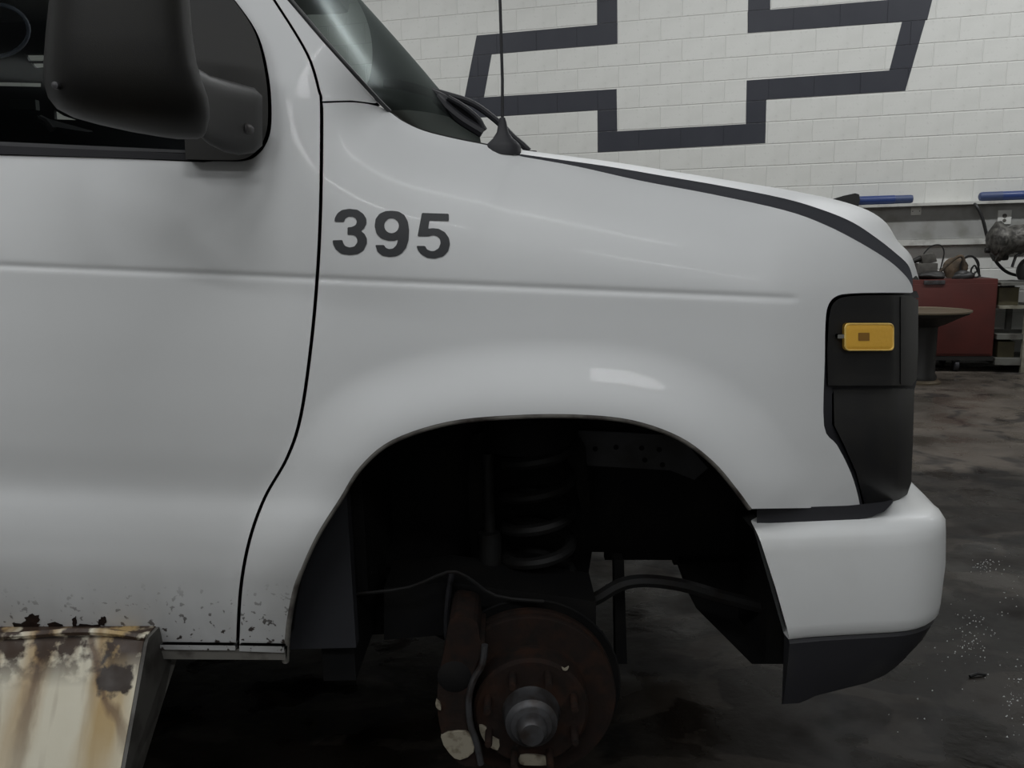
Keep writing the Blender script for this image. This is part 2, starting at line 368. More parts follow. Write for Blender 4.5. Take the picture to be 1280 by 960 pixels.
for k in range(-4, 16):
    z = course(k+1)
    lo = s_left if k < 8 else s_low
    off = 0 if k % 2 else .2032
    i0 = math.ceil((lo-sref-off)/.4064); i1 = math.floor((s_right-sref-off)/.4064)
    for i in range(i0, i1+1):
        s = sref+off+i*.4064
        me = full
        if z < -.001: me = blockmesh(J, .4064-J, J-z, CH-J)
        o = bpy.data.objects.new('block', me); COL.objects.link(o); o.parent = wb; o.location = (s, 0, z); nblk += 1
    # the rest of the course, further along than the photograph shows
    zl, zh = max(0, z)+J, z+CH-J
    rest += [(SL, sref+off+i0*.4064-J, zl, zh), (sref+off+(i1+1)*.4064+J, SR, zl, zh)]
rest.append((SL, SR, course(-4)+J, ZC))
V = []; Fc = []
for a, b_, c, d in rest:
    n0 = len(V); V += boxv(a, b_, 0, .05, c, d); Fc += [tuple(i+n0 for i in f) for f in BF]
o = bpy.data.objects.new('block_courses', wlocal('block_courses', V, Fc, M['wall'])); COL.objects.link(o); o.parent = wb; o['kind'] = 'stuff'
# the painted outline emblem, cut by the joints
M['navy'] = mat('navy_wall_paint', (.017, .019, .029), .55, noise=[(4, (.022, .024, .034), .4, .7)], bump=(60, .15, .003))
def wp(px, py): q = PW(px, py) - WBM.translation; return (q.dot(WT), q.z)
LB = [  # bars as convex quads traced on the wall
    [(595.8, 44.4), (771.8, 28.8), (771.9, 54.6), (591, 70)],
    [(746, -60), (771.2, -60), (771.9, 54.6), (746.4, 57)],
    [(595.8, 44.4), (619, 44), (602, 138), (575.5, 148.5)],
    [(579, 123.2), (770.8, 111.3), (771.0, 136.4), (575.5, 148.5)],
    [(746.6, 113), (770.8, 111.3), (771.9, 189.2), (747.1, 190.5)],
    [(747.1, 165.5), (957, 153.5), (956.6, 179), (747.1, 190.5)],
    [(933.3, 100.6), (958.6, 98.8), (956.6, 179), (932, 180.3)],
    [(933.3, 100.6), (1137, 86.2), (1131.5, 113.5), (933, 126)],
    [(1127.6, 27), (1157.5, 23.5), (1131.5, 113.5), (1108.5, 100)],
    [(934.6, 14.5), (1166.5, -5), (1159, 25.2), (934.6, 41.3)],
    [(936, -60), (963.4, -60), (962.6, 39), (934.6, 41.3)]]
def clip(poly, ax, val, sign):
    out = []
    for i in range(len(poly)):
        a, b_ = poly[i], poly[(i+1) % len(poly)]; da, db = sign*(a[ax]-val), sign*(b_[ax]-val)
        if da >= 0: out.append(a)
        if (da >= 0) != (db >= 0):
            t = da/(da-db); out.append((a[0]+(b_[0]-a[0])*t, a[1]+(b_[1]-a[1])*t))
    return out
V = []; Fc = []; lay = 0
for qi, q in enumerate(LB):
    q = [wp(*p) for p in q]
    n0 = len(V); V += [(x, JD-.0008-.00003*qi, z) for x, z in q]; Fc.append(tuple(range(n0, n0+len(q))))
    for k in range(-8, 7):
        z0, z1 = course(k+1)+J+.002, course(k)-J-.002
        r = clip(clip(q, 1, z0, 1), 1, z1, -1)
        if len(r) < 3: continue
        off = 0 if k % 2 else .2032
        for i in range(math.floor((min(p[0] for p in r)-sref-off)/.4064), math.ceil((max(p[0] for p in r)-sref-off)/.4064)+1):
            x0 = sref+off+i*.4064
            if len(clip(r, 0, x0, 1)) < 3: continue
            c = clip(clip(r, 0, x0+J+.001, 1), 0, x0+.4064-J-.001, -1)
            if len(c) < 3: continue
            n0 = len(V); n = len(c); yy = -.0012-.00003*qi
            V += [(x, yy, z) for x, z in c] + [(x, .0027, z) for x, z in c]
            Fc.append(tuple(range(n0, n0+n))); Fc += [(n0+a, n0+(a+1) % n, n0+n+(a+1) % n, n0+n+a) for a in range(n)]
o = bpy.data.objects.new('painted_emblem', wlocal('painted_emblem', V, Fc, M['navy'])); COL.objects.link(o); o.parent = wb
o['label'] = 'dark navy outline of a bow tie emblem painted across the blocks'
# ledge: wooden cap, recessed channel, lower rail
M['ledge'] = mat('ledge_paint', (.50, .50, .47), .6, noise=[(9, (.3, .29, .27), .5, .7)])
M['raceway'] = mat('raceway_grey', (.30, .30, .29), .6, noise=[(7, (.22, .22, .2), .45, .7)])
zl = course(8)+.005
tr = bpy.data.objects.new('trim_1', None); COL.objects.link(tr); tr['kind'] = 'structure'; tr.location = room(0, WD, 0); tr.rotation_euler = (0, 0, -PSI)
def trim(name, y0, y1, z0, z1, m):
    o = bpy.data.objects.new(name, wlocal(name, boxv(SL+.1, SR-.1, y0, y1, z0, z1), BF, m)); COL.objects.link(o); o.parent = tr; return o
trim('ledge_cap', -.14, -.002, zl-.025, zl, M['ledge'])
trim('raceway', -.05, -.002, zl-.33, zl-.027, M['raceway'])
trim('lower_rail', -.075, -.002, zl-.385, zl-.332, M['ledge'])

# ------------------------------------------------------------------ the van
van = empty('van', (-1.0, 2.2, 0), 'white work van numbered 395 with its front wheel taken off', 'van')
TOP = cr([(402, 128), (440, 127), (468, 131), (484, 138), (503, 151), (530, 163), (570, 173), (610, 181), (640, 189), (655, 195), (720, 207), (800, 225), (890, 242), (980, 262), (1030, 280), (1075, 303), (1110, 325), (1130, 343), (1138, 355), (1140, 364)], 4)
TOPR = [p for p in TOP if p[0] > 482]
ARCH = cr([(357, 826), (358, 800), (362, 765), (372, 722), (395, 670), (425, 622), (450, 583), (490, 550), (560, 527), (640, 519), (720, 518), (790, 525), (850, 546), (892, 577), (922, 612), (938, 634)], 5)
DOORLN = cr([(200, -195), (262, -115), (310, -50), (343, 0), (373, 47), (389, 78), (399, 113), (402, 135), (401, 250), (397, 340), (389, 430), (376, 520), (359, 572), (331, 622), (312, 675), (301, 735), (297, 806)], 5)
SHIELD = cr([(484, 138), (470, 124), (440, 91), (400, 46), (361, 0), (300, -68), (215, -160)], 4)   # windscreen edge
GK = [(t/8, math.exp(-2.2*(t/8)**2)) for t in range(-8, 9)]; _g = sum(w_ for _, w_ in GK); GK = [(d, w_/_g) for d, w_ in GK]
def oside(X, Y):
    X = np.asarray(X, float); Y = np.asarray(Y, float)
    b = Y - (331 + .0415*X)
    kx = [-600, -330, -140, -60, -12, 20, 90, 170, 225, 262, 280, 300, 330, 370, 420, 470, 520]
    ko = [-.20, -.095, -.034, -.011, -.001, .001, .008, .011, .009, .003, .002, .009, .013, .011, -.001, -.020, -.046]
    # smooth profile: interpolate then soften by sampling
    hw = np.interp(b, [-80, -20, 200, 240], [60, 34, 34, 20])
    o = sum(np.interp(b+hw*d, kx, ko)*wt for d, wt in GK)
    g = np.exp(-((b-1)/4.5)**2)*(1/(1+np.exp((X-994)/2.5)))
    o = o - .0022*g
    front = sstep((X-380)/200.)
    low = np.interp(b, [180, 330], [0, 1])
    o = o - front*low*np.interp(b, kx, ko)*.6*0
    dt = pdist(TOPR, X, Y)
    o = o - .085*np.clip(1-dt/150., 0, 1)**3*(1-.72*sstep((X-930)/170.))
    da = pdist(ARCH, X, Y)
    o = o + .030*sstep(1-da/95.)*sstep((760-Y)/200.+.2)
    o = o - .075*np.clip((X-950)/190., 0, 2)**2
    return o
def shrink(line, dx, dy=0): return [(x+dx, y+dy) for x, y in line]
# fender
dl = [p for p in DOORLN if p[1] >= 130]
fend = shrink(TOP, 1.2, 1) + [(1139, 366)] + cr([(1136, 366), (1090, 366), (1062, 367), (1046, 370), (1036, 380), (1032, 400), (1031, 450), (1030, 532), (1046, 556), (1061, 585), (1070, 610), (1075, 632)], 4) + [(1010, 635), (940, 636)] + ARCH[::-1][1:] + [(357, 808), (299, 806)] + [(x+2.2, y) for x, y in dl[::-1]]
panel('fender', fend, oside, M['white'], van, grid=7, step=5, flange=.022, groove=True)
tube('arch_lip', [P(x, y+.5, float(oside(np.array([x]), np.array([y]))[0])-.007) for x, y in ARCH], .0062, M['grime'], van, 10)
# door skin with the window opening cut into it
dtop = [(x-2.2, y) for x, y in DOORLN]
opening = cr([(255, 203), (290, 196), (312, 172), (318, 130), (308, 70), (285, 18), (240, -50), (160, -150)], 5)
door = [(-270, 186), (0, 194), (120, 197)] + opening + [(150, -195)] + dtop + [(150, 803), (0, 800), (-270, 790)]
panel('door', door, oside, M['white'], van, grid=8, step=6, flange=.022, groove=True)
# a-pillar panel
ap = [(x+1.5, y) for x, y in DOORLN if y < 128] + [(402.5, 126.5), (440, 125.5), (468, 129)] + [(x-3, y-1) for x, y in SHIELD[3:]]
panel('pillar_panel', ap, oside, M['white'], van, grid=8, step=6, flange=.03)
# dark structure that closes the shut lines
def odeep(X, Y): return oside(X, Y) - .028
strip = [(x-22, y) for x, y in DOORLN if y < 790] + [(x+14, y) for x, y in DOORLN[::-1] if y < 790]
panel('door_post', strip, odeep, M['under'], van, grid=14, step=12, flange=.01)
panel('fender_post', [(402, 122), (440, 120), (470, 124), (476, 145), (440, 140), (404, 138)], odeep, M['under'], van, grid=14, step=12, flange=.01)
# sill seam and pinch rail below the door
def orock(X, Y): return oside(X, np.full_like(Y, 806.)) + .012 - (Y-806)*.0006
panel('rocker_rail', [(-270, 800), (0, 806), (205, 811), (296, 811), (357, 811), (357, 825), (210, 824), (0, 820), (-270, 812)], orock, M['grime'], van, grid=8, flange=.03)
panel('sill_lip', [(200, 806), (294, 807), (294, 813), (200, 812)], lambda X, Y: orock(X, Y)+.006, M['white'], van, grid=8, flange=.01)
panel('sill_lip', [(299, 807), (355, 808), (355, 816), (299, 814)], lambda X, Y: orock(X, Y)+.006, M['white'], van, grid=8, flange=.01)
# digits on the fender
D3 = [(115, 172), (120, 140), (140, 105), (175, 80), (235, 70), (300, 78), (345, 110), (370, 150), (370, 190), (350, 230), (325, 248), (355, 270), (375, 310), (375, 345), (350, 400), (300, 432), (235, 440), (170, 430), (125, 395), (105, 355), (100, 322), (178, 320), (185, 345), (200, 368), (235, 380), (275, 372), (298, 340), (298, 315), (285, 288), (260, 278), (220, 278), (220, 218), (255, 216), (285, 200), (295, 175), (285, 145), (260, 132), (225, 132), (200, 150), (190, 175)]
D9 = [(575, 85), (630, 92), (675, 120), (702, 170), (712, 240), (708, 320), (690, 380), (655, 425), (610, 450), (555, 455), (500, 445), (460, 415), (442, 360), (512, 360), (525, 382), (550, 393), (585, 388), (612, 360), (625, 315), (590, 325), (545, 325), (490, 308), (452, 270), (437, 210), (445, 150), (475, 110), (525, 88)]
D5 = [(815, 103), (1030, 110), (1030, 168), (875, 163), (865, 230), (900, 225), (950, 230), (1000, 258), (1032, 305), (1040, 355), (1025, 410), (985, 450), (920, 468), (860, 463), (810, 435), (782, 400), (772, 367), (840, 367), (855, 395), (885, 408), (915, 408), (950, 385), (965, 345), (958, 310), (935, 287), (905, 280), (870, 290), (780, 290)]
def chaikin(p):
    out = []
    for i in range(len(p)):
        a, b_ = p[i], p[(i+1) % len(p)]; d = math.dist(a, b_); q = min(.25, 6/d)
        out += [(a[0]+(b_[0]-a[0])*q, a[1]+(b_[1]-a[1])*q), (b_[0]+(a[0]-b_[0])*q, b_[1]+(a[1]-b_[1])*q)]
    return out
dg = lambda p: [(400+x/6.4, 250+y/6.4) for x, y in chaikin(p)]
hole9 = [(400+(572+59*math.cos(t*math.pi/12))/6.4, 250+(205+60*math.sin(t*math.pi/12))/6.4) for t in range(24)]
for nm, pts, hl in (('numeral_three', D3, ()), ('numeral_nine', D9, (hole9,)), ('numeral_five', D5, ())):
    panel(nm, dg(pts), lambda X, Y: oside(X, Y)+.0012, M['decal'], van, grid=5, step=4, flange=.0013, holes=hl)
# hood channel (hood stands ajar) and hood
HE = cr([(650, 192.5), (700, 199.5), (760, 208), (830, 220), (900, 232), (980, 248), (1030, 263), (1066, 278), (1095, 297), (1118, 315), (1135, 331), (1141, 348)], 4)
HS = cr([(658, 191.5), (712, 198), (778, 206.5), (850, 217.5), (920, 228.5), (1000, 240.5), (1048, 250.5), (1085, 263), (1108, 279), (1122, 301), (1139, 320), (1149, 350)], 4)
FE = cr([(645, 192), (700, 203), (760, 216), (830, 231), (900, 244.5), (980, 262), (1030, 280), (1066, 298), (1095, 315), (1116, 330), (1133, 346), (1141, 372)], 4)
def osf(p): return float(oside(np.array([min(p[0], 1139.)]), np.array([p[1]]))[0])
rows = []
nH = len(HE)
def od(i): return -.125 - .06*max(0, (HE[i][0]-950)/190.)**2
rings = [[P(FE[i][0], FE[i][1]+3, od(i)+.000) for i in range(nH)], [P(*HE[i], od(i)+.002) for i in range(nH)], [P(HE[i][0], HE[i][1]-1, od(i)-.05) for i in range(nH)]]
loft('hood_channel', rings, M['seal'], van, closed=False, caps=False)
r0 = [P(HE[i][0], HE[i][1], od(i)+.003) for i in range(nH)]
rr = [P(HE[i][0], HE[i][1]+1, od(i)-.03) for i in range(nH)]
r2 = [P(HS[i][0], HS[i][1], od(i)-.11) for i in range(nH)]
def mixv(a, b_, t, lift): return [p.lerp(q, t) + Vector((0, 0, lift)) for p, q in zip(a, b_)]
rings = [rr, r0, mixv(r0, r2, .18, .003), mixv(r0, r2, .4, .006), mixv(r0, r2, .7, .005), r2]
cx = [p + Vector((.04*(i/nH)**3, .36, -.002)) for i, p in enumerate(r2)]; cc = [p + Vector((.06*(i/nH)**3, .80, .0)) for i, p in enumerate(r2)]
far = [[Vector((p.x, 2*2.25 - p.y, p.z)) for p in r] for r in (cx, r2, r0)]
rings += [cx, cc] + far
loft('hood', rings, M['white'], van, closed=False, caps=False)
# headlamp surround
def obez(X, Y):
    X = np.asarray(X, float); o = oside(np.minimum(X, 1120), np.clip(Y, 470, 520)) - .012
    return o - .09*np.clip((X-1112)/36., 0, 1.5)**2.0
bez = cr([(1036, 400), (1040, 382), (1050, 373), (1066, 370), (1100, 369), (1139, 369)], 4) + [(1148, 376), (1147.5, 440), (1146, 474), (1140, 482), (1035, 482), (1034, 440)]
panel('headlamp_surround', bez, obez, M['black'], van, grid=6, step=5, flange=.06)
panel('lamp_bezel_frame', [(1030, 372), (1060, 364), (1146, 364), (1149, 372), (1139, 374), (1066, 376), (1050, 379), (1043, 388), (1040, 410), (1040, 530), (1052, 553), (1068, 585), (1080, 640), (1070, 640), (1056, 590), (1030, 550), (1024, 530), (1025, 390)], lambda X, Y: oside(X, Y)-.018-.06*np.clip((X-1112)/36., 0, 1.5)**2, M['rubber'], van, grid=6, step=5, flange=.05)
low = [(1042, 487), (1136, 485), (1143, 487), (1141, 560), (1139, 604), (1134, 618), (1120, 627), (1081, 631), (1070, 590), (1055, 556), (1043, 532)]
panel('corner_filler', low, lambda X, Y: obez(X, Y)+.004-.0000035*(Y-560)**2, M['black'], van, grid=6, step=5, flange=.06)
panel('filler_gap', [(1036, 478), (1146, 476), (1142, 492), (1038, 492)], lambda X, Y: obez(X, Y)-.015, M['rubber'], van, grid=6, step=5, flange=.05)
panel('lamp_edge_strip', [(1126, 371), (1147.5, 374), (1147, 440), (1145, 474), (1139, 480), (1126, 480)], lambda X, Y: obez(X, Y)+.003, M['black'], van, grid=5, step=4, flange=.01)
def rrect(x0, y0, x1, y1, r, n=4):
    out = []
    for cx_, cy_, a0 in ((x1-r, y0+r, -90), (x1-r, y1-r, 0), (x0+r, y1-r, 90), (x0+r, y0+r, 180)):
        for i in range(n+1):
            a = math.radians(a0+90*i/n); out.append((cx_+r*math.cos(a), cy_+r*math.sin(a)))
    return out
mk = panel('marker_lamp', rrect(1055.5, 404, 1117.5, 438.5, 5), lambda X, Y: obez(X, Y)+.012-.003*np.clip(1-pdist(rrect(1055.5, 404, 1117.5, 438.5, 5), X, Y, True)/4, 0, 1), M['amber'], van, grid=4, step=3, flange=.014)
mk['label'] = 'amber side marker lamp'
M['amber_rim'] = mat('amber_rim', (.85, .58, .16), .35)
tube('lens_rim', [P(x, y, float(obez(np.array([x]), np.array([y]))[0])+.010) for x, y in resample(rrect(1056.5, 405, 1116.5, 437.5, 5), 4)+[rrect(1056.5, 405, 1116.5, 437.5, 5)[0]]], .0016, M['amber_rim'], mk, 6)
panel('marker_bulb', rrect(1073, 416, 1087, 426, 1), lambda X, Y: obez(X, Y)+.0128, M['bulb'], mk, grid=4, step=3, flange=.001)
panel('marker_clip', rrect(1047, 418, 1056, 423, 1.5), lambda X, Y: obez(X, Y)+.010, M['chrome'], mk, grid=4, step=3, flange=.01)
# bumper
ob = .028
pt = lambda px, py, o=ob: P(px, py, o)
A0, A1, A2 = pt(947, 662), pt(1090, 660), pt(1140, 655)
zt0, zt1 = pt(947, 664).z, pt(1145, 655).z
zb0, zb1 = pt(988, 803).z, pt(1140, 792).z
xr, xf = A0.x, pt(1188, 660, -.04).x
ys = lambda x: YB + YK*x - ob
path = []
for x in np.linspace(xr, xf-.12, 9): path.append((x, ys(x), 0, -1))
yc = ys(xf-.12)+.11
for a in np.linspace(0, 90, 9)[1:]:
    t = math.radians(a); path.append((xf-.12+.12*math.sin(t), yc-.11*math.cos(t), math.sin(t), -math.cos(t)))
for d in (.06, .18, .4, .7, .9): path.append((xf+.10*(1-((.9-d)/.9)**2), yc+d, 1, 0))
n1 = len(path)
path += [(x, 2*(yc+.9)-y, nx, -ny) for x, y, nx, ny in path[:-1][::-1]]
def zlerp(x, a, b_): t = (x-xr)/(xf-xr); return a+(b_-a)*t
rear_cut = cr([(0, 0), (.35, .020), (.7, .040), (1, .055)], 4)
def bump_rings(sections, zt, zb, cut):
    R = []
    for i, (x, y, nx, ny) in enumerate(path):
        T, B = zt(x, i), zb(x, i); row = []
        wt = max(0, 1-abs(x-xr)/.1) if i < 9 or i > len(path)-10 else 0
        for inn, fz in sections:
            z = T + (B-T)*fz[0] + fz[1]
            sh = cut*np.interp(min(max((T-z)/(T-B), 0), 1), [p[0] for p in rear_cut], [p[1]/.055 for p in rear_cut])*wt
            tp = np.interp(abs(x-xr), [0, .16], [.035, .2]) if i < 9 or i > len(path)-10 else .2
            inn_ = min(inn, tp)
            row.append(Vector((x - nx*inn_ + sh, y - ny*inn_, z)))
        R.append(row)
    return R
sec = [(.14, (0, .006)), (.05, (0, .004)), (.024, (0, .001)), (.010, (0, -.006)), (.002, (0, -.018)), (0, (.2, 0)), (-.003, (.5, 0)), (0, (.85, 0)), (.002, (1, .010)), (.008, (1, .002)), (.02, (1, 0)), (.14, (1, 0))]
ztf = lambda x, i: zlerp(x, zt0, zt1); zbf = lambda x, i: zlerp(x, zb0, zb1)
cut = pt(988, 803).x - xr
br = bump_rings(sec, ztf, zbf, cut)
fb = loft('front_bumper', br, M['bumper'], van, caps=False)
for rr_ in (br[0], br[-1]):
    c_ = sum(rr_, Vector())/len(rr_); sg = 1 if rr_ is br[0] else 1
    q_ = [c_ + (p-c_)*.90 + Vector((.006, 0, 0)) for p in rr_]
    loft('bumper_end_shade', [q_, [p + Vector((.01, 0, 0)) for p in q_]], M['under'], fb, smooth=False)  # black sheet put in for the shade inside the hollow end
zv0, zv1, zv2 = pt(988, 886, ob-.02).z, pt(1100, 858, ob-.02).z, pt(1165, 812, ob-.04).z
xv = [xr, pt(988, 886).x, pt(1100, 858).x, pt(1165, 812, 0).x, xf]
def zvf(x, i): return float(np.interp(x, xv, [zv0, zv0, zv1, zv2, zv2+.005]))
sec2 = [(.10, (0, -.001)), (.012, (0, -.001)), (.008, (0, -.006)), (.012, (.3, 0)), (.02, (.7, 0)), (.03, (.97, 0)), (.05, (1, 0)), (.10, (1, 0))]
R2 = []
for i, row in enumerate(bump_rings(sec2, zbf, zvf, 0)):
    x = path[i][0]; wt = max(0, 1-abs(x-xr)/.12)
    R2.append([p + Vector((wt*cut*1.02, 0, 0)) for p in row])
loft('lower_valance', R2, M['valance'], van)
loft('bumper_gap_shade', [[P(x, y, ob-.03), P(x, y+h_, ob-.03), P(x, y+h_, ob-.12), P(x, y, ob-.12)] for x, y, h_ in ((946, 634, 21), (1000, 634, 21), (1060, 632, 20), (1090, 629, 17), (1106, 627, 12), (1116, 624, 4))], M['rubber'], van)  # black strip put in for the shade of the open gap
# windscreen, cowl, wipers, antenna
W0, W1 = 1.36, 3.14
def shrow(p):
    a = P(p[0], p[1], osf((min(max(p[0], 300), 484), max(p[1], 0)))-.005); r = []
    for u in np.linspace(0, 1, 25):
        b_ = math.sin(math.pi*u)**.8*.16
        r.append(Vector((a.x + b_*.8, a.y + (W1-a.y-.12)*u, a.z + b_*.35)))
    return r
loft('windscreen', [shrow(p) for p in SHIELD], M['shield'], van, closed=False, caps=False)
M['gasket'] = mat('gasket', (.035, .036, .038), .5)
tube('windscreen_gasket', [P(x+3, y+1, osf((min(max(x, 300), 484), max(y, 0)))-.002) for x, y in SHIELD], .0035, M['gasket'], van)
# cowl runs from the fender's rear top edge across
cw = [p for p in TOP if 478 < p[0] < 652]
rings = []
a = [P(x, y-1, osf((x, y))-.002) for x, y in cw]
rings.append([p + Vector((0, 0, -.05)) for p in a])
rings.append(a)
rings.append([p + Vector((0, .03, .002)) for p in a])
rings.append([p + Vector((.05*math.sin(math.pi*i/len(a)), .35, .012)) for i, p in enumerate(a)])
rings.append([p + Vector((.06, .8, .012)) for i, p in enumerate(a)])
rings.append([p + Vector((0, 1.6, -.01)) for p in a])
loft('cowl', rings, M['black'], van, closed=False, caps=False)
def wiper(pb, pa, y, grp=None):
    wbz = tube('wiper', [PYv(x, yy, y) for x, yy in pa], .007, M['rubber'], van, n=4)
    tube('wiper_blade', [PYv(x, yy, y-.01) for x, yy in pb], .010, M['rubber'], wbz, n=4)
    return wbz
wiper([(480, 104), (510, 108), (550, 121), (590, 146), (604, 164)], [(526, 110), (560, 119), (592, 130), (622, 152), (641, 171), (653, 181), (661, 189)], 1.78)
tube('wiper_link', [PYv(x, y, 1.75) for x, y in ((560, 122), (576, 131), (592, 143), (600, 152), (604, 162))], .006, M['rubber'], van, n=3)
tube('wiper_link', [PYv(x, y, 1.75) for x, y in ((545, 122), (562, 138), (580, 152), (603, 166))], .011, M['rubber'], van, n=3)
lathe('wiper_pivot', [(.001, .0), (.014, 0), (.016, -.01), (.016, -.03), (.001, -.03)], PYv(663, 189, 1.78), (0, 0, 1), M['rubber'], van, 12)
ab = P(629, 190, -.135)
an = loft('antenna', [[ab + Vector((math.cos(t)*r*1.0, math.sin(t)*r*.7, h)) for t in np.linspace(0, 2*math.pi, 20, endpoint=False)] for r, h in ((.030, -.006), (.030, .008), (.026, .014), (.017, .022), (.010, .032), (.0065, .048), (.0045, .055))], M['rubber'], van)
mst = [ab + Vector((0, 0, .05)), P(628, 100, -.135), P(625, 0, -.135), P(621, -150, -.135)]
tube('antenna_mast', mst, .0026, M['rubber'], an, 6)
# window: glass, seal strip
panel('window_glass', [(-270, 186), (0, 192), (260, 199), (305, 175), (312, 130), (300, 70), (280, 18), (235, -50), (150, -160), (-270, -200)], lambda X, Y: oside(X, Y)-.022, M['door_glass'], van, grid=30, step=20, flange=.003)
def seal(name, y0, y1, o, m, x1=258):
    return panel(name, [(-270, y0-6), (0, y0), (x1, y0+11), (x1, y1+8.5), (0, y1), (-270, y1-6)], lambda X, Y: oside(X, np.full_like(Y, 196.))+o, m, van, grid=8, step=8, flange=.02)
seal('window_seal', 182, 192.5, .003, M['rubber'])
seal('window_wiper_strip', 177, 183, -.002, M['trim'], 240)
# mirror: sail plate, arm, housing
sail = cr([(232, 199), (270, 200), (303, 199), (321, 188), (332, 168), (335, 140), (332, 95), (319, 42), (292, 0), (262, -34), (225, -75)], 5) + [(225, 0), (228, 120)]
mr = panel('door_mirror', sail, lambda X, Y: oside(X, Y)+.020, M['mirror'], van, grid=7, step=5, flange=.03)
mr['label'] = 'large black tow mirror'
secs = []
for py, xl, xr_, oc, hy in ((-150, 80, 222, .22, .055), (-80, 70, 230, .22, .062), (0, 61, 237, .22, .066), (40, 57, 240, .22, .068), (80, 54, 246, .22, .068), (105, 55, 254, .215, .068), (122, 60, 260, .21, .066), (136, 71, 262, .205, .062), (147, 92, 262, .20, .056), (156, 124, 260, .195, .048), (165, 165, 258, .19, .038), (171, 200, 254, .185, .025), (174, 222, 246, .18, .012)):
    cxp, hw = (xl+xr_)/2, (xr_-xl)/2; ring = []
    for i in range(28):
        t = 2*math.pi*i/28; e = .62
        ax = math.copysign(abs(math.cos(t))**e, math.cos(t)); ay = math.copysign(abs(math.sin(t))**e, math.sin(t))
        ring.append(P(cxp+hw*ax, py, oc + hy*ay*(1 if ay > 0 else 1)*(1-.25*(1 if ax > .3 else 0)*abs(ax))))
    secs.append(ring)
hs = loft('mirror_housing', secs, M['mirror'], mr)
sp = []
for px, y0, y1, oc, ho in ((205, 50, 140, .20, .03), (225, 65, 150, .195, .05), (244, 84, 166, .175, .05), (262, 94, 181, .135, .044), (280, 99, 190, .105, .038), (298, 104, 194, .075, .033), (318, 110, 191, .045, .026), (328, 120, 182, .03, .018)):
    ring = []
    for i in range(24):
        t = 2*math.pi*i/24; e = .55
        ax = math.copysign(abs(math.cos(t))**e, math.cos(t)); ay = math.copysign(abs(math.sin(t))**e, math.sin(t))
        ring.append(P(px, (y0+y1)/2+(y1-y0)/2*ax, oc+ho*ay))
    sp.append(ring)
loft('mirror_arm', sp, M['mirror'], mr)
lathe('mirror_bolt', [(.0005, .010), (.006, .009), (.008, .004), (.008, -.01)], P(308, 161, .083), (0, -1, 0), M['hub'], mr, 12)
lathe('mirror_bolt', [(.0005, .004), (.004, .003), (.004, -.01)], P(70, 107, .272), (0, -1, 0), M['hub'], mr, 10)
# cabin
cab = lambda px, py, y: PYv(px, py, y)
tube('cabin_ring', [cab(-8+44*math.cos(t), 38+33*math.sin(t), 2.35+.05*math.sin(t)) for t in np.linspace(0, 2*math.pi, 33)], .0055, M['ring'], van, 8)  # pale blue ring inside the cabin
def quad(name, pts, y, m, th=.02):
    a = [cab(x, yy, y) for x, yy in pts]; return loft(name, [a, [p+Vector((0, th, 0)) for p in a]], m, van, smooth=False)
def holed(name, outline, holes, y, m, th=.02):
    loops = [resample(outline, 60)] + [resample(h, 40) for h in holes]; V = []; Ed = []
    for lp in loops:
        s0 = len(V); V += lp; Ed += [(s0+i, s0+(i+1) % len(lp)) for i in range(len(lp))]
    v2, e2, f2, *_ = delaunay_2d_cdt([Vector(v) for v in V], Ed, [], 2, 1e-5)
    A = np.array([tuple(v) for v in v2]); T = []
    for f in f2:
        c = A[list(f)].mean(0)[None]; X, Y = c[:, 0], c[:, 1]
        if inside(loops[0], X, Y)[0] and not any(inside(h, X, Y)[0] for h in loops[1:]): T.append(tuple(f))
    a = [PYv(x, yy, y) for x, yy in A]; n = len(a)
    cnt = {(f[i], f[(i+1) % 3]) for f in T for i in range(3)}
    be = [e for e in cnt if (e[1], e[0]) not in cnt]
    return mesh(name, a + [p + Vector((0, th, 0)) for p in a], T + [tuple(i+n for i in f[::-1]) for f in T] + [(p, q, q+n, p+n) for p, q in be], m, van)
holed('far_door_blind', [(-140, -200), (225, -200), (225, 262), (-140, 262)],  # panel added to darken the cabin; cut-outs let bright wall show
      [[(31, 67.5), (53, 67.5), (55, 70), (55, 75), (53, 76), (36, 76)], [(38, 78), (53, 78), (55, 80), (54.5, 84), (44, 85)],
       [(-60, 100), (51, 103), (51, 108.5), (-60, 106)], [(67, 137), (80, 145), (95, 150), (68, 149)]], 3.17, M['interior'])
quad('glove_box', [(12, 124), (44, 124.5), (45, 137), (12, 136)], 2.5, mat('glove_box', (.08, .09, .085), .6))
quad('dashboard', [(-80, 138), (20, 138), (45, 144), (65, 158), (110, 165), (240, 150), (300, 260), (-80, 260)], 2.3, M['interior'], .3)
tube('seat_edge', [cab(50, 148, 2.2), cab(58, 152, 2.2), (cab(66, 162, 2.2))], .01, M['trim'], van)
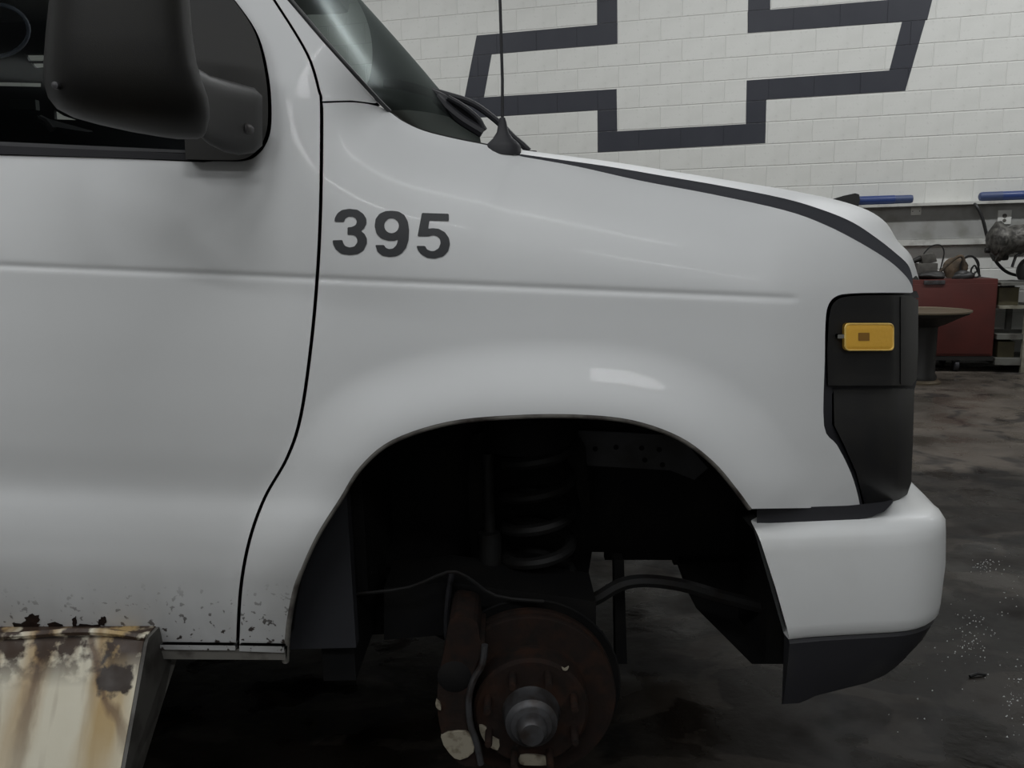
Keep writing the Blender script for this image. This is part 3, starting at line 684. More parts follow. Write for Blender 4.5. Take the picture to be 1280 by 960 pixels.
# shell: far side, roof, rear body, floor pan, nose core (never seen square-on, but they shade the cabin)
YF = 3.22
def vbox(name, x0, x1, y0, y1, z0, z1, m, bevel=0): return box(name, ((x0+x1)/2, (y0+y1)/2, (z0+z1)/2), ((x1-x0)/2, 0, 0), (0, (y1-y0)/2, 0), (0, 0, (z1-z0)/2), m, van, bevel)
XD = P(-268, 400, 0).x
zsill = P(-268, 805, 0).z
XB = -2.15
vbox('rear_body', XB-2.2, XB-.03, YB-.05, YF, zsill, 2.25, M['white'], .06)
vbox('cabin_divider', XB-.03, XB, YB, YF-.03, zsill, 2.1, M['interior'])
panel('rear_side_panel', [(-275, -400), (-275, 790), (-1080, 770), (-1080, -480)], oside, M['white'], van, grid=40, step=30, flange=.02)
panel('roof_rail', [(-275, -230), (100, -196), (150, -195), (205, -196), (150, -330), (-275, -400)], oside, M['white'], van, grid=16, step=14, flange=.03)
vbox('roof', XB-.02, P(170, -200, -.1).x, 1.40, 3.1, P(100, -230, -.15).z+.16, P(100, -230, -.15).z+.28, M['white'], .04)
vbox('far_side', XB, .55, YF-.03, YF, .33, 1.30, M['white'])  # extra depth below the sill added to shade the floor
vbox('cabin_floor', XB, -.32, 1.36, YF-.03, .50, .56, M['interior'])
vbox('firewall', -.34, -.28, 1.42, YF-.05, .56, 1.32, M['under'])
vbox('cabin_side', XB, -.29, 1.33, 1.36, .50, 1.26, M['interior'])
vbox('light_baffle', .50, .53, 1.50, 3.05, .36, .60, M['under'])  # baffle added to keep light off the floor under the van
vbox('grille', .56, .60, 1.55, 2.95, .72, 1.10, M['black'])

# --- wheel well
AX = P(665, 919, 0.0)                      # end of the hub
def hubp(d): return AX + Vector((0, d, 0))
rot = lathe('brake_rotor', [(.05, .115), (.158, .115), (.160, .118), (.160, .128), (.150, .130), (.150, .142), (.160, .144), (.160, .156), (.05, .156)], AX, (0, 1, 0), M['rust'], van, 56)
lathe('rotor_hat', [(.02, .066), (.098, .066), (.104, .072), (.106, .118), (.02, .118)], AX, (0, 1, 0), M['rust'], rot, 48)
hb = lathe('hub', [(.001, -.002), (.020, -.001), (.026, .006), (.027, .024), (.036, .026), (.038, .030), (.046, .034), (.049, .06), (.054, .068), (.02, .07)], AX, (0, 1, 0), M['hub'], van, 32)
for i in range(8):
    a = math.radians(22.5+45*i); c = AX + Vector((math.cos(a)*.0826, 0, math.sin(a)*.0826))
    lathe('wheel_stud', [(.001, .022), (.006, .022), (.007, .025), (.007, .07), (.001, .07)], c, (0, 1, 0), M['rust'], hb, 10)
lathe('dust_shield', [(.05, .17), (.155, .17), (.172, .160), (.175, .162), (.156, .175), (.05, .175)], AX, (0, 1, 0), M['under'], van, 40)
# caliper
def plate(name, pts, y0, y1, m, par=van, sm=False):
    a = [PYv(x, y, y0) for x, y in pts]; dv = y1-y0
    return loft(name, [a, [p+Vector((0, dv, 0)) for p in a]], m, par, smooth=sm)
cal = plate('brake_caliper', cr([(563, 775), (580, 772), (596, 778), (600, 800), (606, 806), (592, 840), (586, 880), (590, 915), (600, 935), (602, 957), (575, 955), (556, 930), (547, 890), (548, 850), (556, 810)], 3, True), AX.y+.05, AX.y+.16, M['rust'])
tube('caliper_rail', [PYv(x, y, AX.y+.045) for x, y in ((606, 806), (603, 830), (592, 850), (586, 875), (588, 905), (596, 930), (601, 955))], .006, M['hub'], cal, n=4)
lathe('caliper_piston', [(.001, -.006), (.024, -.004), (.03, .0), (.03, .03)], PYv(568, 846, AX.y+.05), (0, 1, 0), M['under'], cal, 20)
plate('caliper_pad', cr([(551, 921), (572, 915), (590, 919), (592, 940), (575, 950), (562, 942)], 2, True), AX.y+.044, AX.y+.052, M['chip'], cal)
plate('caliper_pad', cr([(545, 876), (550, 880), (551, 888), (545, 884)], 2, True), AX.y+.044, AX.y+.052, M['chip'], cal)
for pts in ([(599, 907), (608, 910), (612, 920), (624, 926), (622, 938), (610, 932), (602, 920)], [(650, 945), (668, 944), (688, 948), (688, 956), (664, 957), (650, 955)]):
    plate('rust_flake', cr(pts, 2, True), AX.y+.062, AX.y+.067, M['chip'], rot)
plate('painted_glint', cr([(702, 834), (706, 836), (711, 833), (709, 838), (704, 838)], 2, True), AX.y+.064, AX.y+.067, M['chip'], rot)  # pale sliver painted in as a highlight on the rotor
# coil spring on its seat, tower, damper
SX = PYv(672, 640, 1.62); sz0, sz1 = PYv(672, 755, 1.62).z, PYv(672, 540, 1.62).z
turns = 5.4
tube('coil_spring', [(SX.x+.070*math.cos(t), SX.y+.070*math.sin(t), sz0+(sz1-sz0)*t/(2*math.pi*turns)) for t in np.linspace(0, 2*math.pi*turns, 150)], .0125, M['steel'], van, 8)
lathe('spring_tower', [(.10, 0), (.10, .05), (.085, .075), (.05, .085), (.001, .085)], (SX.x-.01, SX.y+.03, sz1-.035), (0, 0, 1), M['under'], van, 28)
lathe('spring_seat', [(.001, -.02), (.075, -.02), (.08, -.012), (.08, -.002), (.001, -.002)], (SX.x, SX.y, sz0-.004), (0, 0, 1), M['under'], van, 24)
dm = lathe('shock_absorber', [(.024, 0), (.024, .17), (.012, .172), (.012, .34)], (PYv(615, 760, 1.6)), (0, 0, 1), M['steel'], van, 16)
plate('tower_bracket', [(590, 545), (618, 533), (715, 533), (732, 560), (738, 640), (728, 640), (716, 590), (704, 560), (628, 560), (612, 590), (605, 720), (590, 720), (585, 600)], 1.66, 1.70, M['under'])
# suspension arms
plate('twin_beam', [(480, 735), (560, 728), (700, 745), (745, 752), (745, 785), (600, 790), (480, 800)], AX.y+.22, AX.y+.36, M['under'])
tube('radius_arm', [PYv(x, y, 1.62) for x, y in ((345, 790), (420, 770), (500, 765), (570, 790), (600, 830))], .028, M['under'], van, n=3)
tube('brake_line', [PYv(x, y, 1.40) for x, y in ((382, 733), (402, 746), (450, 742), (512, 734), (560, 715), (585, 722), (620, 745), (680, 752))], .0035, M['steel'], van, 6, n=3)
tube('brake_hose', [PYv(x, y, 1.45) for x, y in ((565, 715), (560, 745), (558, 790), (565, 830))], .006, M['rubber'], van, 6, n=3)
tube('sway_bar', [PYv(x, y, 1.55) for x, y in ((715, 758), (745, 748), (775, 731), (805, 726), (850, 731), (900, 745), (960, 760))], .014, M['steel'], van, 8, n=4)
plate('sway_link', [(768, 700), (780, 700), (784, 830), (770, 830)], 1.62, 1.66, M['under'])
# liner: the lip behind the arch, inner panel, frame rail
AR = [(x, y, osf((x, y))) for x, y in ARCH[3:]]
def arow(d, dz): return [P(x, y, o_-.018) + Vector((0, d, dz)) for x, y, o_ in AR]
nl = [k for k, q in enumerate(AR) if q[1] < 668][0]
loft('wheel_liner', [arow(.010, .008)[nl:], arow(.05, .010)[nl:], arow(.115, .004)[nl:]], M['liner'], van, closed=False, caps=False)
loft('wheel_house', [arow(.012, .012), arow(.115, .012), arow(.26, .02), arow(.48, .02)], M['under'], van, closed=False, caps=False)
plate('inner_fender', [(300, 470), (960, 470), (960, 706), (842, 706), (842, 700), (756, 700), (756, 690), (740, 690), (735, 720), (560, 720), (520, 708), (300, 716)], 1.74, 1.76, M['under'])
ip = plate('inner_panel', [(722, 538), (770, 540), (850, 545), (885, 585), (868, 600), (838, 588), (735, 582)], 1.72, 1.735, M['inner'])
for x, y in ((744, 561), (770, 559), (802, 560), (824, 562), (806, 575), (828, 581)):
    lathe('rivet_hole', [(.001, -.002), (.006, -.001), (.006, .004)], PYv(x, y, 1.72), (0, 1, 0), M['under'], ip, 8)
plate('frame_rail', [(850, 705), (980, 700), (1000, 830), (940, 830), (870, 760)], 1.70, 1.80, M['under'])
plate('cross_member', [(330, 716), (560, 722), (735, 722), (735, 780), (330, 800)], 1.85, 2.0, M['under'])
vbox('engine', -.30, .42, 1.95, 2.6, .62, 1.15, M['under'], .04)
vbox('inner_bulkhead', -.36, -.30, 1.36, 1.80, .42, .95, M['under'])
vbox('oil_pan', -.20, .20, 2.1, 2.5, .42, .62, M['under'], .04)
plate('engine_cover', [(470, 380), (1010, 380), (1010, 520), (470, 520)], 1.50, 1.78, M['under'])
# running board cover: rusty white box below the door
def rustwhite():
    m = mat('rusty_white_steel', (.62, .59, .5), .55, bump=(50, .2, .002)); N, L, b = nodes(m)
    tc = N.new('ShaderNodeTexCoord'); sep = N.new('ShaderNodeSeparateXYZ'); L.new(tc.outputs['Object'], sep.inputs[0])
    def noise(sc, scl, det=6):
        mp = N.new('ShaderNodeMapping'); mp.inputs['Scale'].default_value = scl; L.new(tc.outputs['Object'], mp.inputs[0])
        n = N.new('ShaderNodeTexNoise'); n.inputs['Scale'].default_value = sc; n.inputs['Detail'].default_value = det; L.new(mp.outputs[0], n.inputs['Vector']); return n.outputs[0]
    def rng(s, a, c, lo=0, hi=1):
        r = N.new('ShaderNodeMapRange'); r.inputs[1].default_value = a; r.inputs[2].default_value = c; r.inputs[3].default_value = lo; r.inputs[4].default_value = hi; L.new(s, r.inputs[0]); return r.outputs[0]
    def mul(a, c):
        x = N.new('ShaderNodeMath'); x.operation = 'MULTIPLY'; L.new(a, x.inputs[0]); L.new(c, x.inputs[1]); return x.outputs[0]
    def mix(f, a, c):
        x = N.new('ShaderNodeMix'); x.data_type = 'RGBA'; L.new(f, x.inputs[0])
        if isinstance(a, tuple): x.inputs[6].default_value = (*a, 1)
        else: L.new(a, x.inputs[6])
        x.inputs[7].default_value = (*c, 1); return x.outputs[2]
    zt = P(90, 800, .02).z
    c = mix(rng(noise(11, (1, .1, .10), 3), .40, .66, 0, .5), (.64, .60, .48), (.42, .30, .13))          # run-off streaks
    c = mix(mul(rng(noise(19, (1, .1, .12), 3), .52, .64, 0, .9), rng(sep.outputs[2], zt-.24, zt-.02)), c, (.12, .055, .022))
    def streak(c, top, bot, w0, w1, colr, amt):
        A_, B_ = P(*top, .06), P(*bot, .14); k_ = (B_.x-A_.x)/(B_.z-A_.z)
        mz = N.new('ShaderNodeMath'); mz.operation = 'MULTIPLY_ADD'; L.new(sep.outputs[2], mz.inputs[0]); mz.inputs[1].default_value = -k_; L.new(sep.outputs[0], mz.inputs[2])
        nn = rng(noise(30, (1, .3, .3)), .3, .7, -.010, .010)
        ad = N.new('ShaderNodeMath'); ad.operation = 'ADD'; L.new(mz.outputs[0], ad.inputs[0]); L.new(nn, ad.inputs[1])
        sb = N.new('ShaderNodeMath'); sb.operation = 'SUBTRACT'; L.new(ad.outputs[0], sb.inputs[0]); sb.inputs[1].default_value = A_.x-k_*A_.z
        ab_ = N.new('ShaderNodeMath'); ab_.operation = 'ABSOLUTE'; L.new(sb.outputs[0], ab_.inputs[0])
        return mix(mul(rng(ab_.outputs[0], w0, w1, amt, 0), rng(sep.outputs[2], B_.z-.06, A_.z, .25, 1)), c, colr)
    c = streak(c, (42, 815), (0, 960), .006, .040, (.36, .22, .075), .9)
    c = streak(c, (46, 815), (14, 950), .002, .016, (.085, .04, .018), .85)
    c = streak(c, (140, 870), (112, 960), .008, .040, (.40, .26, .09), .9)
    c = streak(c, (142, 865), (128, 925), .003, .013, (.10, .048, .02), .8)
    c = streak(c, (-40, 815), (-75, 950), .01, .05, (.36, .22, .075), .9)
    # rust band under the seam
    band = mul(rng(sep.outputs[2], zt-.055, zt-.012), rng(noise(38, (1, 1, 1)), .40, .52))
    c = mix(band, c, (.045, .026, .016))
    # corner patch
    ctr = P(150, 846, .05)
    sub = N.new('ShaderNodeVectorMath'); sub.operation = 'DISTANCE'; L.new(tc.outputs['Object'], sub.inputs[0]); sub.inputs[1].default_value = ctr
    ds = N.new('ShaderNodeMath'); ds.operation = 'ADD'; L.new(sub.outputs['Value'], ds.inputs[0]); L.new(rng(noise(45, (1, 1, 1)), .3, .7, -.018, .018), ds.inputs[1])
    c = mix(rng(ds.outputs[0], .036, .024), c, (.035, .024, .018))
    L.new(c, b.inputs['Base Color']); L.new(rng(noise(30, (1, 1, 1)), .3, .7, .4, .8), b.inputs['Roughness']); return m
M['rustwhite'] = rustwhite()
M['stepside'] = mat('step_side', (.12, .115, .105), .7, noise=[(14, (.05, .045, .04), .45, .65)])
# section of the step: (outboard o, z relative to the seam)
tR = P(184, 800, .035); 
def stepx(o_, z): return tR.x
prof = [(-.03, .002), (.030, .002), (.038, -.006), (.155, -.20), (.19, -.26), (.185, -.265), (.10, -.215), (-.02, -.135), (-.06, -.085), (-.08, -.035)]
zs = tR.z
def steprow(x, dz): return [Vector((x + (-.010 if d < -.1 else 0), YB+YK*x - o_, zs + d + dz)) for o_, d in prof]
st = loft('running_board', [steprow(XD-.6, .055), steprow(XD, .035), steprow(tR.x-.3, .008), steprow(tR.x-.006, 0), ], M['rustwhite'], van, caps=True, smooth=True)
st['label'] = 'rust-streaked white running board cover'
loft('end_plate', [[p + Vector((-.006, 0, 0)) for p in steprow(tR.x, -.002)], steprow(tR.x, -.002)], M['stepside'], st, smooth=False)
brow = [P(x, y, .03) for x, y in ((-60, 797), (30, 794), (80, 790), (130, 790), (182, 797))]
tube('peeling_seam', brow, .006, M['rustwhite'], st, 6, n=3)
for px, py, rx, rz in ((40, 775, .014, .010), (30, 783, .022, .006), (68, 781, .012, .004), (108, 785, .026, .006), (128, 777, .006, .007), (93, 777, .004, .008), (12, 787, .03, .005), (158, 791, .026, .005)):
    n = 16; ring = []
    for i in range(n):
        k_ = random.uniform(.65, 1.25); x_, y_ = px+math.cos(2*math.pi*i/n)*rx*800*k_, py-math.sin(2*math.pi*i/n)*rz*800*k_
        ring.append(P(x_, y_, float(oside(np.array([x_]), np.array([min(y_, 800)]))[0])+.0016))
    loft('rust_scab', [ring, [p + Vector((0, .004, 0)) for p in ring]], M['rust'], st, smooth=False)

# ------------------------------------------------------------------ things along the back wall
M['red'] = mat('red_enamel', (.085, .016, .012), .5, noise=[(3, (.06, .013, .010), .4, .7)])
M['blue'] = mat('blue_plastic', (.022, .045, .16), .35)
M['bluecap'] = mat('blue_cap', (.04, .06, .14), .5)
M['iron'] = mat('black_iron', (.02, .019, .018), .5, .3)
M['brass'] = mat('worn_rim', (.16, .13, .09), .4, .5)
M['rackm'] = mat('rack_steel', (.14, .14, .125), .6, .2, noise=[(10, (.07, .065, .055), .45, .7)])
M['rackl'] = mat('rack_pale', (.25, .24, .19), .6, noise=[(12, (.12, .11, .08), .45, .7)])
M['card'] = mat('olive_box', (.085, .075, .04), .8, noise=[(8, (.06, .05, .03), .4, .7)])
M['grease'] = mat('greasy_casting', (.11, .105, .095), .5, .4, noise=[(22, (.03, .028, .025), .42, .62), (9, (.19, .18, .165), .55, .7)], bump=(50, .6, .01))
M['rag'] = mat('brown_rag', (.10, .07, .045), .9, noise=[(14, (.045, .035, .025), .4, .65)], bump=(30, .8, .01))
M['cable'] = mat('black_cable', (.014, .014, .014), .5)
M['greybox'] = mat('grey_part', (.085, .08, .07), .6, noise=[(20, (.05, .045, .04), .4, .7)])
M['plate'] = mat('outlet_plate', (.6, .6, .57), .5)
# cabinet: front plane found from its castor on the floor
cf = PF(1196, 465); OFFC = WD - cf.dot(WN)
def cpt(px, py, off=None): return PW(px, py, OFFC if off is None else off)
c0, c1 = cpt(1248, 350), cpt(1248, 444)
cw_ = 1.05; depth = .5
zc1, zc0 = cpt(1200, 349).z, cpt(1200, 445).z
sR = c0.dot(WT); sLf = sR - cw_
cab_ = empty('tool_cabinet', room((sR+sLf)/2, WD-OFFC+depth/2, 0), 'red steel tool cabinet on castors against the block wall', 'cabinet')
box('cabinet_body', room((sR+sLf)/2, WD-OFFC+depth/2, (zc0+zc1)/2), WT*cw_/2, WN*depth/2, (0, 0, (zc1-zc0)/2), M['red'], cab_, .008)
box('cabinet_door', room(sR-.36, WD-OFFC-.005, (zc0+zc1)/2-.01), WT*.345, WN*.006, (0, 0, (zc1-zc0)/2-.03), M['red'], cab_, .003)
box('cabinet_door', room(sLf+.165, WD-OFFC-.005, (zc0+zc1)/2-.01), WT*.15, WN*.006, (0, 0, (zc1-zc0)/2-.03), M['red'], cab_, .003)
box('latch', cpt(1168, 353, OFFC+.014), WT*.085, WN*.01, (0, 0, .018), M['hub'], cab_, .004)
box('base_frame', room((sR+sLf)/2, WD-OFFC+depth/2, zc0-.02), WT*(cw_/2+.01), WN*(depth/2), (0, 0, .02), M['iron'], cab_)
for s_, d_ in ((cf.dot(WT), .05), (sLf+.1, .05), (cf.dot(WT), depth-.05), (sLf+.1, depth-.05)):
    c = room(s_, WD-OFFC+d_, .055)
    cs = lathe('castor', [(.001, -.02), (.045, -.02), (.055, -.014), (.055, .014), (.045, .02), (.001, .02)], c, WT, M['rubber'], cab_, 20)
    box('castor_fork', c+Vector((0, 0, .05)), WT*.03, WN*.03, (0, 0, max(.01, (zc0-.04-.075)/2)), M['iron'], cs)
# pile on top of the cabinet
def blob(name, c, r, m, seed, amp=.25, parent=None, sub=3):
    rnd = random.Random(seed); bm = bmesh.new(); bmesh.ops.create_icosphere(bm, subdivisions=sub, radius=1)
    fr = [(Vector((rnd.uniform(-1, 1), rnd.uniform(-1, 1), rnd.uniform(-1, 1)))*rnd.uniform(2, 5), rnd.uniform(0, 6)) for _ in range(7)]
    zmin = 0
    for v in bm.verts:
        n = sum(math.sin(f.dot(v.co)+p) for f, p in fr)/3; k = 1+amp*n
        v.co = Vector((v.co.x*r[0]*k, v.co.y*r[1]*k, v.co.z*r[2]*k))
        if v.co.z < -r[2]*.75: v.co.z = -r[2]*.75
    bmesh.ops.rotate(bm, verts=bm.verts, cent=(0, 0, 0), matrix=Matrix.Rotation(-PSI, 3, 'Z'))
    bmesh.ops.translate(bm, verts=bm.verts, vec=Vector(c))
    return from_bm(name, bm, m, parent, True)
OC = OFFC-.22
def top_at(px, off=OC): q = PW(px, 340, off); return Vector((q.x, q.y, zc1+.001))
ZK = cpt(1200, 300).z - cpt(1200, 310).z     # metres per 10 px here
u = ZK/10
bx = empty('metal_housing', top_at(1158), 'boxy grey metal housing on the left of the red cabinet top', 'machine part')
bq = top_at(1157)
box('housing_body', bq+Vector((0, 0, 10*u)), WT*.085, WN*.06, (0, 0, 10*u), M['greybox'], bx, .01)
box('housing_lid', bq+WT*.01+Vector((0, 0, 26*u)), WT*.055+Vector((0, 0, 2*u)), WN*.05, Vector((0, 0, 6*u))-WT*.015, M['greybox'], bx, .008)
lathe('housing_spout', [(.001, -.05), (.02, -.05), (.024, 0), (.03, .05), (.001, .05)], bq-WT*.085+Vector((0, 0, 24*u)), WT+Vector((0, 0, .4)), M['iron'], bx, 12)
wl = top_at(1160, OC-.13)
tag(tube('wire_loop', [wl+WT*(x*u)+Vector((0, 0, z*u)) for x, z in ((-12, 1), (-10, 24), (-2, 38), (6, 43), (14, 42), (18, 34), (17, 22), (13, 1))], .006, M['cable'], None, 6, n=5), 'thin dark wire loop standing up behind the grey housing', 'wire')
tag(blob('crumpled_rag', top_at(1193, OC-.02)+Vector((0, 0, 11*u)), (.085, .07, 14*u), M['rag'], 3, .3), 'brown crumpled rag heaped in the middle of the red cabinet top', 'rag')
tag(blob('oily_cloth', top_at(1206, OC+.15)+Vector((0, 0, 4*u)), (.09, .045, 6*u), M['cable'], 5, .25), 'black oily cloth at the front edge of the red cabinet top', 'cloth')
tag(blob('oily_cloth', top_at(1166, OC+.15)+Vector((0, 0, 4*u)), (.10, .045, 6*u), M['iron'], 9, .3), 'dark oily cloth in front of the grey metal housing', 'cloth')
tag(tube('webbing_strap', [top_at(1180, OC+.085)+WT*(x*u)+Vector((0, 0, z*u)) for x, z in ((-10, 2), (-2, 12), (6, 20), (14, 27), (20, 28), (23, 20), (24, 3))], .014, M['rag'], None, 8, n=4), 'tan webbing strap arched in front of the brown rag', 'strap')
hz = top_at(1214, OC+.06)
tag(tube('air_hose', [hz+WT*(x*u)+WN*(y)+Vector((0, 0, z*u)) for x, y, z in ((-12, 0, 2), (-13, 0, 18), (-8, 0, 27), (0, 0, 28), (6, 0, 20), (9, 0, 10), (9, .0, 2), (3, .02, 2), (1, .03, 10), (5, .03, 16), (9, .02, 7), (11, 0, 2))], .008, M['cable'], None, 8, n=5), 'black air hose looped over the right of the red cabinet top', 'hose')
hc = top_at(1212, OC-.12)
tag(tube('cord_coil', [hc+WT*(11*math.cos(t)*u)+WN*(.004*t)+Vector((0, 0, (14+13*math.sin(t))*u)) for t in np.linspace(0, 12, 60)], .006, M['cable'], None, 6), 'thin black cord coil standing behind the air hose', 'cord')
# drain stand with the flared dish
db = PF(1150, 478)
zsc = 1/(F/ (db-CAM).dot(CF))
stn = empty('drain_stand', db, 'black pedestal drain with wide flared dish before the red cabinet', 'drain stand')
hd = PW(1160, 388, WD-db.dot(WN)).z
r_ = lambda px: px*zsc
lathe('base_plate', [(.001, 0), (r_(23), 0), (r_(23), .015), (r_(20), .03), (.001, .03)], db, (0, 0, 1), M['brass'], stn, 32)
lathe('column', [(r_(18), .03), (r_(18), .06), (r_(16), .08), (r_(16), hd-.14), (r_(17), hd-.12)], db, (0, 0, 1), M['iron'], stn, 32)
lathe('dish', [(r_(17), hd-.13), (r_(24), hd-.11), (r_(42), hd-.045), (r_(49), hd-.025), (r_(51), hd-.005), (r_(49), hd), (r_(42), hd-.01), (r_(15), hd-.04), (.001, hd-.04)], db, (0, 0, 1), M['iron'], stn, 40)
lathe('dish_rim', [(r_(50), hd-.012), (r_(52), hd-.008), (r_(52), hd+.004), (r_(49), hd+.006), (r_(48), hd)], db, (0, 0, 1), M['brass'], stn, 40)
# rack to the right of the cabinet
fp = PF(1278, 466); OFFR = WD-fp.dot(WN); sP = fp.dot(WT)
rk = empty('steel_rack', room(sP+.3, WD-OFFR+.2, 0), 'open steel rack right of the red cabinet', 'rack')
def rz(py): return PW(1262, py, OFFR).z
zT = rz(353)
for ds_, dd in ((0, 0), (.9, 0), (0, .42), (.9, .42)):
    box('post', room(sP+ds_, WD-OFFR+dd, zT/2), WT*.022, WN*.022, (0, 0, zT/2), M['rackl'] if not dd else M['rackm'], rk)
sl0 = sR+.02
for py, m_, h_, lft in ((355, 'rackm', .012, sR+.02), (384, 'rackl', .012, sR+.02), (421, 'rackm', .022, sR+.02), (452, 'rackm', .03, sl0)):
    z = rz(py); s1 = sP+.93
    box('shelf', room((lft+s1)/2, WD-OFFR+.21, z), WT*((s1-lft)/2), WN*.22, (0, 0, h_), M[m_], rk)
for a_, b_ in ((358, 382),):
    q0, q1 = rz(a_), rz(b_)
def crate(name, px0, px1, ptop, shelfpy, hh, m, label):
    z0 = rz(shelfpy)+hh+.001; z1 = rz(ptop); s0 = PW(px0, 400, OFFR-.05).dot(WT); s1 = PW(px1, 400, OFFR-.05).dot(WT)
    e = empty(name, room((s0+s1)/2, WD-OFFR+.2, z0), label, 'box')
    box('box_body', room((s0+s1)/2, WD-OFFR+.2, (z0+z1)/2), WT*(s1-s0)/2, WN*.15, (0, 0, (z1-z0)/2), m, e, .004)
    box('box_lid', room((s0+s1)/2, WD-OFFR+.2, z1+.004), WT*((s1-s0)/2+.004), WN*.154, (0, 0, .004), m, e)
crate('storage_box', 1246, 1271, 361, 384, .012, M['card'], 'olive storage box on the upper rack shelf beside the red cabinet')
crate('storage_box', 1250, 1271, 429, 452, .03, M['card'], 'olive brown box on the bottom rack shelf')
# grey casting on a stand on the rack top, and the dark bag under it
OG = OFFR-.17
def gp(px, py): return PW(px, py, OG)
gb = empty('gearbox_casting', PW(1312, 353, OG), 'greasy grey gearbox casting held above the rack beside the ledge', 'gearbox')
secs = []
for px, yc_, r in ((1235, 300, 10), (1238, 300, 15), (1243, 299, 21), (1250, 300, 23), (1257, 302, 19), (1266, 300, 17), (1280, 297, 18), (1292, 296, 22), (1310, 296, 24), (1322, 296, 20)):
    c = gp(px, yc_); ring = []
    for i in range(16):
        t = 2*math.pi*i/16; k = 1+.10*math.sin(3*t+px*.3)
        ring.append(c + Vector((0, 0, math.sin(t)*r*u*k)) + WN*(math.cos(t)*r*u*k))
    secs.append(ring)
loft('casing', secs, M['grease'], gb)
lathe('flange', [(.001, -.02), (.15, -.02), (.16, -.01), (.16, .02), (.001, .02)], gp(1247, 303)+Vector((0, 0, -.01)), WT, M['grease'], gb, 12)
for px, py in ((1236, 313), (1246, 323), (1255, 322), (1262, 314)):
    lathe('boss', [(.001, -.03), (.022, -.03), (.026, .0), (.022, .03), (.001, .03)], gp(px, py), WT, M['iron'], gb, 10)
tube('lever', [gp(1278, 315), gp(1270, 320), gp(1267, 328), gp(1265, 334)], .012, M['hub'], gb, 8)
zg = gp(1300, 312).z
box('cradle_post', Vector((gp(1312, 330).x, gp(1312, 330).y, (zg+zT)/2+.006)), WT*.04, WN*.06, (0, 0, (zg-zT)/2-.008), M['rackm'], gb)
tag(blob('tool_bag', Vector((gp(1281, 338).x, gp(1281, 338).y, zT+.013+15*u*.75)), (.06, .07, 15*u), M['cable'], 12, .10), 'black cloth bag slumped on the rack below the gearbox casting', 'bag')
hp = [PW(px, py, o_) for px, py, o_ in ((1216, 253.5, .10), (1221, 258, .165), (1228, 273, .18), (1233, 292, .18), (1240, 318, .18), (1252, 335, .18), (1266, 343, .18), (1288, 345, .18), (1320, 345, .18))]
tag(tube('black_hose', hp, .014, M['cable'], None, 8, n=5), 'thick black hose hanging from the wall ledge in a curve', 'hose')
# blue tubes on the ledge
def bluetube(px0, px1, py, rpx, label, capl, capr):
    a, b_ = PW(px0, py, .08), PW(px1, py, .08); r = rpx*u*1.06
    zc = zl + r + .001; a.z = zc; b_.z = zc
    e = empty('blue_tube', (a+b_)/2 - Vector((0, 0, r)), label, 'tube', 'blue tubes on the wall ledge')
    L_ = (b_-a).length
    lathe('tube_body', [(r*.97, 0), (r, .004), (r, L_-.16 if capr else L_), (r*.95, L_ if not capr else L_-.158)], a, (b_-a), M['blue'], e, 20)
    if capr: lathe('tube_cap', [(r*.93, L_-.16), (r*.93, L_-.02), (r*.8, L_-.004), (r*.5, L_)], a, (b_-a), M['bluecap'], e, 20)
    if capl: lathe('tube_cap', [(r*.5, -.03), (r*.85, -.022), (r*1.02, 0), (r*1.02, .16)], a, (b_-a), M['bluecap'], e, 20)
bluetube(1050, 1141, 252, 5.6, 'glossy blue tube on the ledge, its left end behind the hood', False, True)
bluetube(1228, 1330, 246, 5.6, 'matt blue tube on the ledge at the right, above the gearbox casting', True, False)
wq = PW(1060, 246, .14)
wd = [(1040, 249), (1055, 244.5), (1069, 241.5), (1074, 243), (1075, 250), (1073, 258), (1040, 258)]
a = [PW(x, y, .18) for x, y in wd]
zmn = min(p.z for p in a)
for p in a: p.z += 0
wdg = loft('plastic_wedge', [a, [p + WN*.035 for p in a]], M['cable'], None, smooth=False)
tag(wdg, 'black pointed plastic wedge leaning at the blue tube behind the hood', 'wedge')
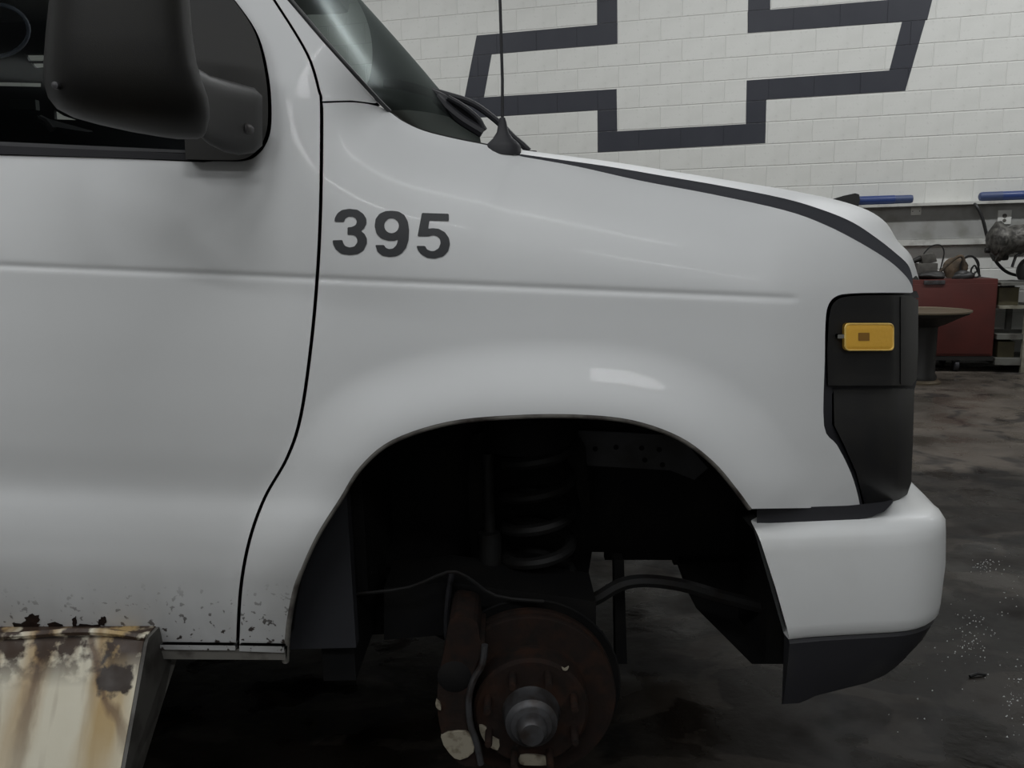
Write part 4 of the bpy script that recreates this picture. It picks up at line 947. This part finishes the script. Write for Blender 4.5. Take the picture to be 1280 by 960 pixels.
# outlet plates
for px, py, hw, hh, lab in ((1255.5, 271.5, .045, .045, 'square white outlet plate with a dark socket left of the gearbox'), (1145, 264, .035, .026, 'small white junction plate under the ledge by the hood')):
    c = PW(px, py, .056); e = empty('outlet_plate', c, lab, 'outlet')
    box('cover_plate', c, WT*hw*1.25, WN*.006, (0, 0, hh*1.4), M['plate'], e, .003)
    if hw > .04:
        lathe('socket', [(.001, -.003), (.018, -.003), (.02, .0), (.02, .004)], c - WN*.006+Vector((0, 0, .012)), WN, M['greybox'], e, 14)
        lathe('socket', [(.001, -.003), (.014, -.003), (.016, .0), (.016, .004)], c - WN*.006-Vector((0, 0, .03)), WN, M['greybox'], e, 14)
    else:
        for sx in (-1, 1): lathe('screw', [(.001, -.002), (.005, -.001), (.005, .003)], c - WN*.006+WT*sx*.03, WN, M['hub'], e, 8)
# floor litter: glass crumbs nobody could count, a dark scrap
V = []; Fc = []
rnd = random.Random(4)
for i in range(230):
    c = rnd.choice(((1232, 709, 10, 5), (1232, 709, 10, 5), (1215, 788, 16, 18), (1215, 788, 16, 18), (1225, 810, 20, 15), (1270, 885, 8, 30), (1268, 880, 9, 35), (1190, 860, 50, 40), (1265, 740, 12, 40)))
    q = PF(min(1330, rnd.gauss(c[0], c[2])), rnd.gauss(c[1], c[3])); r = rnd.uniform(.0008, .0030); a0 = rnd.uniform(0, 6)
    if q.x < .85: continue
    n0 = len(V); V += [(q.x+r*math.cos(a0+k*2.09), q.y+r*math.sin(a0+k*2.09), .0005) for k in range(3)] + [(q.x+r*.2, q.y, .0005+r*1.3)]
    Fc += [(n0, n0+1, n0+3), (n0+1, n0+2, n0+3), (n0+2, n0, n0+3)]
M['crumb'] = mat('glass_crumb', (.75, .76, .75), .15, spec=.8)
tag(mesh('glass_crumbs', V, Fc, M['crumb']), 'tiny glittering glass crumbs on the floor right of the bumper', 'debris', kind='stuff')
tw = PF(1212, 847); tw2 = PF(1232, 845)
tag(tube('dark_scrap', [tw+Vector((0, 0, .004)), tw.lerp(tw2, .5)+Vector((0, .004, .007)), tw2+Vector((0, 0, .004))], .004, M['cable'], None, 6), 'small dark curved scrap lying on the floor beyond the bumper', 'scrap')
print('blocks', nblk, 'OFFR', OFFR, 'OFFC', OFFC, 'zT', zT)
